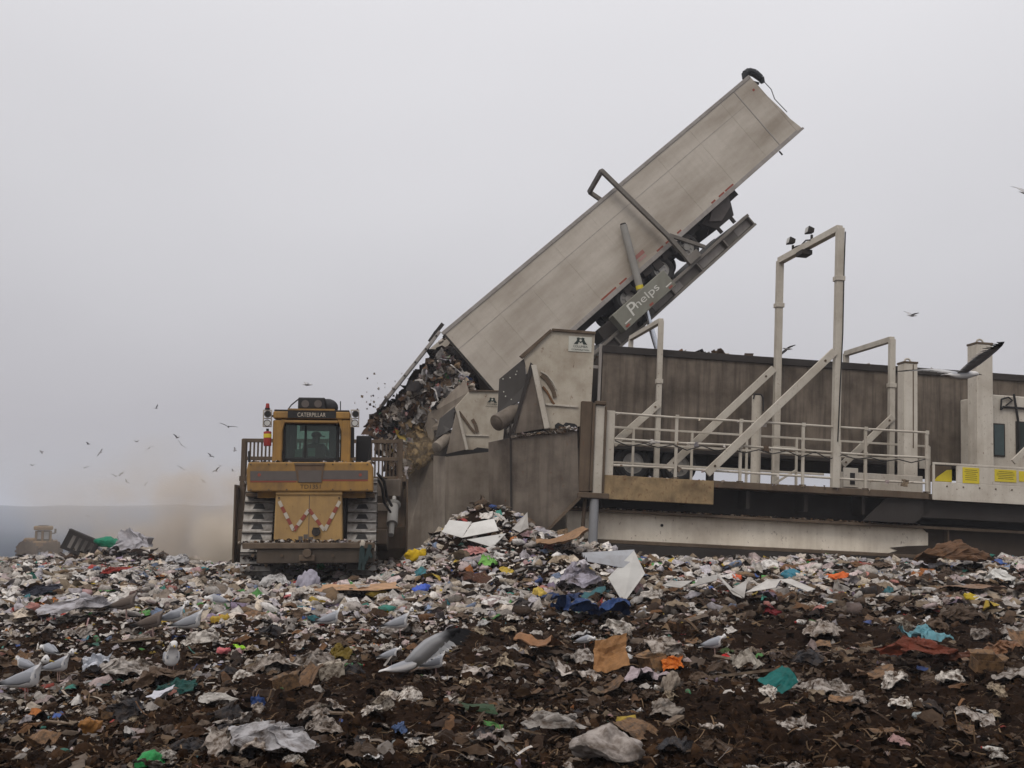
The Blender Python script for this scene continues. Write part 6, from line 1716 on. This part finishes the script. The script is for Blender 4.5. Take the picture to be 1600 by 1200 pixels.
def gull_parts(kind, pose):
    hx, hz = {'up': (.135, .405), 'low': (.225, .25), 'tuck': (.135, .335)}[pose]
    bz = .20
    rings = [(-.30, bz - .055, .020, .006, .3), (-.23, bz - .035, .034, .014, .3), (-.16, bz - .018, .050, .042, .3), (-.07, bz + .0, .074, .072, .3), (.01, bz + .025, .088, .092, .35), (.075, bz + .06, .086, .092, .2),
             (.075 + (hx - .075) * .5, bz + .07 + (hz - bz - .07) * .45, .054, .056, -.6), (.075 + (hx - .075) * .85, bz + .07 + (hz - bz - .07) * .78, .040, .041, -.9), (hx - .006, hz + .004, .050, .052, -.5), (hx + .03, hz + .008, .046, .046, -.1), (hx + .057, hz - .002, .027, .026, 0), (hx + .066, hz - .008, .008, .008, 0)]
    V, F = loft(rings)
    cols = []
    for i, (x, y, z) in enumerate(V):
        rx, rz = rings[i // 12][:2]
        if kind == 'brown':
            c = LBROWN_ if i // 12 >= 6 else BROWN_ if z > rz else LBROWN_
            if i // 12 <= 1: c = BLACK_
        else:
            c = GREY_ if (z > rz + .02 and 2 <= i // 12 <= 5) else WHITE_
        cols.append(c)
    body = colmesh('gull', V, F, cols)
    # folded wing along the flank
    wings = []
    for s in (-1, 1):
        wr = [(.085, bz + .075, .012, .035, .3), (.02, bz + .055, .022, .062, .3), (-.08, bz + .025, .020, .056, .3), (-.18, bz + .0, .014, .034, .3), (-.26, bz - .018, .008, .017, .25), (-.335, bz - .03, .003, .006, .2)]
        wV, wF = loft(wr, 8)
        off = (.055, .078, .066, .044, .024, .010)
        wV = [(x, y + s * off[i // 8], z) for i, (x, y, z) in enumerate(wV)]
        wc = [(BLACK_ if i // 8 >= 4 else (BROWN_ if kind == 'brown' else GREY_)) for i in range(len(wV))]
        wings.append(colmesh('wing', wV, wF, wc))
    m = MB(); m.tube((hx + .058, 0, hz - .006), (hx + .115, 0, hz - .020), .013, 8, .003); bk = m.mesh('beak', plain('gull_beak_' + kind, (.34, .24, .05) if kind != 'brown' else (.03, .028, .026), .5), True)
    legs = []
    for s in (-1, 1):
        m = MB(); m.tube((-.005, s * .032, 0.0), (-.015, s * .034, bz - .05), .006, 6)
        m.prism([(-.012, s * .032, .001), (.05, s * .032 - .028, .001), (.055, s * .032, .001), (.05, s * .032 + .028, .001)], (0, 0, .006))
        legs.append(m.mesh('leg', plain('gull_leg_%s%d' % (kind, s), (.36, .24, .21), .6)))
    m = MB(); 
    for s in (-1, 1): m.sphere((hx + .034, s * .042, hz + .014), .0085, 6, 4)
    eye = m.mesh('eyes', MAT['black'])
    return body, wings, bk, legs, eye
_gp = {}
def gull(px, py, hpx, yaw, kind, pose, label, len_px=None):
    key = (kind, pose)
    if key not in _gp: _gp[key] = gull_parts(kind, pose)
    body, wings, bk, legs, eye = _gp[key]
    g = ground_at(px, py); s = hpx / 1600 * g.y / .44
    o = place(body, 'gull', None, (g.x, g.y, g.z + .0), (0, 0, yaw), (s, s, s))
    tag(o, label, 'gull', 'gulls standing on the rubbish')
    for w in wings: place(w, 'wing', o)
    place(bk, 'beak', o); place(eye, 'eyes', o)
    for l in legs: place(l, 'leg', o)
    return o
gull(42, 1096, 66, .1, 'white', 'up', 'largest pale grey gull, standing at the very edge of the rubbish field')
gull(92, 1068, 46, .05, 'white', 'up', 'pale grey gull standing behind the largest gull, facing the plastic sheet')
gull(36, 1058, 34, 2.9, 'white', 'tuck', 'white gull half hidden behind the largest gull')
gull(76, 1036, 34, 2.6, 'white', 'low', 'hunched grey gull feeding with its head down behind two pale gulls')
gull(266, 1060, 56, -1.1, 'white', 'up', 'white breasted gull facing the camera, standing alone')
gull(300, 1000, 50, .15, 'white', 'up', 'grey backed white gull standing tall beside the mustard yellow bag')
gull(274, 984, 42, .5, 'white', 'up', 'white gull standing behind the brown gull')
gull(240, 996, 48, .2, 'brown', 'up', 'brown young gull standing just before a white gull')
gull(198, 970, 46, .2, 'brown', 'up', 'brown young gull standing farther back beside the green bag')
gull(338, 954, 32, 3.0, 'white', 'low', 'grey winged gull crouching by the far pale litter')
gull(518, 988, 40, .35, 'white', 'up', 'small white gull standing in front of the bulldozer, facing away from the heap')
gull(626, 998, 44, .12, 'white', 'up', 'white gull with dark tail standing beside a small green scrap')
gull(612, 1042, 34, .1, 'white', 'tuck', 'gull with its head tucked low behind the raised wing')
gull(682, 1060, 42, .15, 'white', 'up', 'gull standing under the raised grey wing')
gull(914, 1014, 26, .05, 'white', 'low', 'small gull feeding low beside the cardboard box flap')
gull(1118, 1028, 38, -.05, 'white', 'tuck', 'lone white gull pecking above the bright red wrapper')
gull(1004, 972, 24, -1.2, 'white', 'up', 'small distant white gull beside the end of the blue tarpaulin')

def wing_mesh(kind, up, fwd, bend=.25):
    """an open wing: humerus, wrist and hand, thick at the leading edge; x forward, y outwards, z up"""
    st = [(0.0, .06, -.10), (.16, .09, -.13), (.30, .09, -.13), (.42, .05, -.13), (.54, -.01, -.13), (.64, -.09, -.15)]
    V, cols = [], []
    L_ = len(st)
    for i, (y, fx, bx) in enumerate(st):
        t = y / .64
        zz = up * y - bend * max(0, y - .3) ** 1.2
        sh = fwd * y
        for (u, th) in ((0, .0), (.25, .014 * (1 - t)), (1, .0), (.3, -.006 * (1 - t))):
            V.append((fx + sh + (bx - fx) * u, y, zz + th + (.004 if th > 0 else 0)))
            cols.append(BLACK_ if t > .80 else WHITE_ if (u == 1 and kind != 'dark') else ((.33, .335, .35) if kind != 'dark' else (.20, .19, .19)))
    F = []
    for i in range(L_ - 1):
        for k in range(4): F.append((i * 4 + k, i * 4 + (k + 1) % 4, (i + 1) * 4 + (k + 1) % 4, (i + 1) * 4 + k))
    F += [(3, 2, 1, 0), tuple(range((L_ - 1) * 4, L_ * 4))]
    return V, F, cols
def feathers(up, fwd, bend, side):
    V, F, cols = [], [], []
    for i in range(17):
        t = i / 16; y = .06 + .56 * t; L_ = .085 + .10 * t if t < .75 else .20 - .22 * (t - .75)
        out = .10 + 1.05 * max(0, t - .45); d = Vector((-1, out, 0)).normalized(); n = Vector((d.y, -d.x, 0)) * .021
        b = Vector((-.02 - .09 * t + fwd * y, y, up * y - bend * max(0, y - .3) ** 1.2 - .004 * (i % 2)))
        q = [b - n, b + d * L_ * .8 - n, b + d * L_ * 1.15, b + d * L_ * .8 + n, b + n]
        k = len(V); V += [(p.x, side * (p.y + .03), p.z + .016) for p in q] + [(p.x, side * (p.y + .03), p.z + .012) for p in q]
        F += [(k, k + 1, k + 2, k + 3, k + 4), (k + 9, k + 8, k + 7, k + 6, k + 5)] + [(k + j, k + 5 + j, k + 5 + (j + 1) % 5, k + (j + 1) % 5) for j in range(5)]
        c = BLACK_ if t > .72 else ((.30, .305, .32), (.37, .375, .385))[i % 2]
        cols += [c, c, c if t > .72 else WHITE_, c, c] * 2
    return colmesh('flight_feathers', V, F, cols, False)
def flying(px, py, Y, yaw, pitch, roll, up_l, up_r, fwd_l, fwd_r, kind, label, group, s=1.0):
    rings = [(-.29, .012, .045, .004, 0), (-.22, .01, .036, .012, 0), (-.14, .0, .045, .04, 0), (-.02, -.005, .062, .06, 0), (.08, 0, .058, .056, 0), (.15, .008, .042, .042, 0), (.20, .012, .036, .036, 0), (.235, .01, .024, .024, 0), (.25, .005, .008, .008, 0)]
    V, F = loft(rings, 10)
    if kind == 'dark': cols = [(.20, .19, .19)] * len(V)  # flat dark grey puts the silhouette against the sky into the plumage
    else: cols = [GREY_ if (z > rings[i // 10][1] + .02 and 2 <= i // 10 <= 4) else WHITE_ for i, (x, y, z) in enumerate(V)]
    o = place(colmesh('gull', V, F, cols), 'gull', None, at(px, py, Y), (roll, pitch, yaw), (s, s, s))
    tag(o, label, 'gull', group)
    for side, up, fw in ((1, up_l, fwd_l), (-1, up_r, fwd_r)):
        wV, wF, wc = wing_mesh(kind, up, fw)
        wV = [(x, side * (y + .03), z + .02) for x, y, z in wV]
        w_ = place(colmesh('wing', wV, wF, wc), 'wing', o)
        if Y < 20: place(feathers(up, fw, .25, side), 'flight_feathers', w_)
    m = MB(); m.tube((.245, 0, .005), (.30, 0, -.005), .010, 6, .003); place(m.mesh('beak', MAT['black']), 'beak', o)
    return o
GA = 'gulls flying near the tipper'
flying(1503, 586, 12.0, .15, -.05, 0, .35, .62, -.5, .5, 'white', 'big white gull gliding past the tall lifting column with black wing tips', GA, .86)
flying(1425, 493, 52, .2, 0, .05, .55, .15, .1, .1, 'white', 'white gull in the open sky above the short lifting column', GA, 1.0)
flying(1231, 545, 40, .4, 0, -.5, .1, -.35, 0, 0, 'white', 'small gull half hidden behind the tall floodlight gantry', GA, .8)
flying(1604, 301, 30, .2, 0, .2, .5, .2, 0, 0, 'white', 'gull cut off at the edge of the sky high above the cabin', GA, .9)
flying(480, 601, 50, .3, 0, .1, .3, .05, 0, 0, 'white', 'gull gliding alone above the bulldozer roof', GA, .95)
# the gull that lands with one wing raised
g = ground_at(636, 1058)
o = flying(634, 1040, g.y, -.1, -.25, .1, 0, 0.0, 0, 0, 'white', 'gull landing among the others with its big grey wing raised', 'gulls standing on the rubbish', 1.0)
ws = [c for c in o.children if c.name.startswith('wing')]
for w, (sp, ch) in zip(ws, (((-.55, .75, .05), (-.5, -.3, .6)), ((.88, -.12, .46), (-.46, .10, .88)))):
    sp = Vector(sp).normalized(); ch = (Vector(ch) - sp * Vector(ch).dot(sp)).normalized()
    flip = -1 if w is ws[1] else 1
    w.rotation_mode = 'QUATERNION'; w.rotation_quaternion = Matrix((ch, sp * flip, ch.cross(sp * flip))).transposed().to_quaternion(); w.scale = (.80, 1.05, 1.0) if w is ws[1] else (.5, .35, .6)
flock = [(65, 706), (138, 694), (157, 707), (214, 690), (233, 700), (283, 695), (357, 667), (330, 713), (337, 736), (345, 728), (364, 736), (181, 744), (198, 753), (132, 731), (190, 740), (283, 731), (244, 638), (277, 684), (137, 806), (367, 704), (50, 727), (318, 752), (226, 758)]
for k, (px, py) in enumerate(flock):
    Y = 75 if k == 6 else random.uniform(110, 170)
    flying(px, py, Y, random.uniform(0, 6.28), random.uniform(-.2, .2), random.uniform(-.8, .8), random.uniform(-.2, .7), random.uniform(-.2, .7), 0, 0, 'dark', 'tiny gull silhouette wheeling over the dust cloud', 'gulls wheeling over the dust', 1.0)

# labels of the strewn pieces: by what lies next to each of them
import re as _re
def screen(p):
    d = Vector(p) - EYE; dep = d.y * CP + d.z * SP; return 800 + 1600 * d.x / dep, 600 - 1600 * (-d.y * SP + d.z * CP) / dep
marks = []
for o in list(COL.objects):
    if o.parent is None and 'label' in o and 'group' not in o or (o.name.startswith('gull') and o.get('group', '').startswith('gulls standing')):
        short = _re.split(r' (?:lying|leaning|beside|below|above|behind|in front|in the|before|under|on the|at the|alone|stuck|half|standing|facing|sticking|propped|sloping|with|wrapped|draped|among|pecking|feeding|farther|seen|sitting|far off|tilted|blowing|crouching|just|between|by the)\b', o['label'])[0].strip(' ,')
        if len(short.split()) >= 3 and o.location.y < 30: marks.append((screen(o.location), short))
cnt = {}
for _, sh in marks: cnt[sh] = cnt.get(sh, 0) + 1
marks = [m_ for m_ in marks if cnt[m_[1]] == 1]
used = set()
for o, lab, big in LATER:
    sx, sy = screen(o.location)
    if not 0 < sx < 1600: continue
    for dist, mx, my, sh in sorted((abs(mx - sx) + 2.2 * abs(my - sy), mx, my, sh) for (mx, my), sh in marks)[:6]:
        if dist > 420: break
        rel = 'in front of' if sy - my > 16 else 'behind' if my - sy > 16 else 'beside'
        l = ('large ' if big else 'small ') + lab + ('' if dist < 110 else ' a little way') + ' ' + rel + ' the ' + sh
        if l not in used and len(l.split()) <= 16:
            used.add(l); o['label'] = l; break

# ================================================================== DUST AND HAZE
def cloud(label_px, Y, sx, sy, sz, dens, col, nscale):
    v, f = ico(3)
    me = bpy.data.meshes.new('dust_cloud'); me.from_pydata(v.tolist(), [], f.tolist())
    m = bpy.data.materials.new('dust'); m.use_nodes = True
    N_, L = m.node_tree.nodes, m.node_tree.links; N_.remove(N_['Principled BSDF'])
    pv = N_.new("ShaderNodeVolumePrincipled"); pv.inputs['Color'].default_value = (*col, 1)
    tc = N_.new("ShaderNodeTexCoord"); ln = N_.new("ShaderNodeVectorMath"); ln.operation = 'LENGTH'; L.new(tc.outputs['Object'], ln.inputs[0])
    g = N_.new("ShaderNodeNewGeometry"); n = N_.new("ShaderNodeTexNoise"); n.inputs['Scale'].default_value = nscale; n.inputs['Detail'].default_value = 4
    L.new(g.outputs['Position'], n.inputs['Vector'])
    a = N_.new("ShaderNodeMath"); a.operation = 'MULTIPLY_ADD'; a.inputs[1].default_value = 2.5; L.new(n.outputs[0], a.inputs[0])
    fall = N_.new("ShaderNodeMapRange"); fall.inputs[1].default_value = 1.0; fall.inputs[2].default_value = 0.1; fall.inputs[3].default_value = -1.65; fall.inputs[4].default_value = -0.35
    L.new(ln.outputs['Value'], fall.inputs[0]); L.new(fall.outputs[0], a.inputs[2])
    cl = N_.new("ShaderNodeMath"); cl.operation = 'MULTIPLY'; cl.use_clamp = False; cl.inputs[1].default_value = dens
    mx = N_.new("ShaderNodeMath"); mx.operation = 'MAXIMUM'; mx.inputs[1].default_value = 0; L.new(a.outputs[0], mx.inputs[0]); L.new(mx.outputs[0], cl.inputs[0])
    L.new(cl.outputs[0], pv.inputs['Density']); L.new(pv.outputs[0], N_['Material Output'].inputs['Volume'])
    me.materials.append(m)
    o = place(me, 'dust_cloud', None, at(*label_px, Y), (0, 0, 0), (sx, sy, sz)); o['kind'] = 'stuff'
    return o
cloud((225, 792), 38.5, 5.8, 2.8, 4.0, 0.26, (.82, .72, .59), .36)
cloud((285, 838), 36.0, 5.0, 2.0, 2.9, 1.3, (.80, .69, .56), .5)
cloud((345, 850), 33.0, 1.9, 1.5, 1.7, 2.0, (.86, .77, .65), .8)
cloud((652, 705), 31.0, 0.9, 0.8, 1.3, 0.5, (.72, .58, .40), 1.2)

hz = MB().box(-7000, 7000, -60, 7000, -26, 30).build('haze', None)
hz['kind'] = 'stuff'
m = bpy.data.materials.new('haze'); m.use_nodes = True
N_, L = m.node_tree.nodes, m.node_tree.links; N_.remove(N_['Principled BSDF'])
pv = N_.new("ShaderNodeVolumePrincipled"); pv.inputs['Color'].default_value = (.88, .91, .98, 1); pv.inputs['Density'].default_value = 0.0009
L.new(pv.outputs[0], N_['Material Output'].inputs['Volume'])
hz.data.materials.append(m)
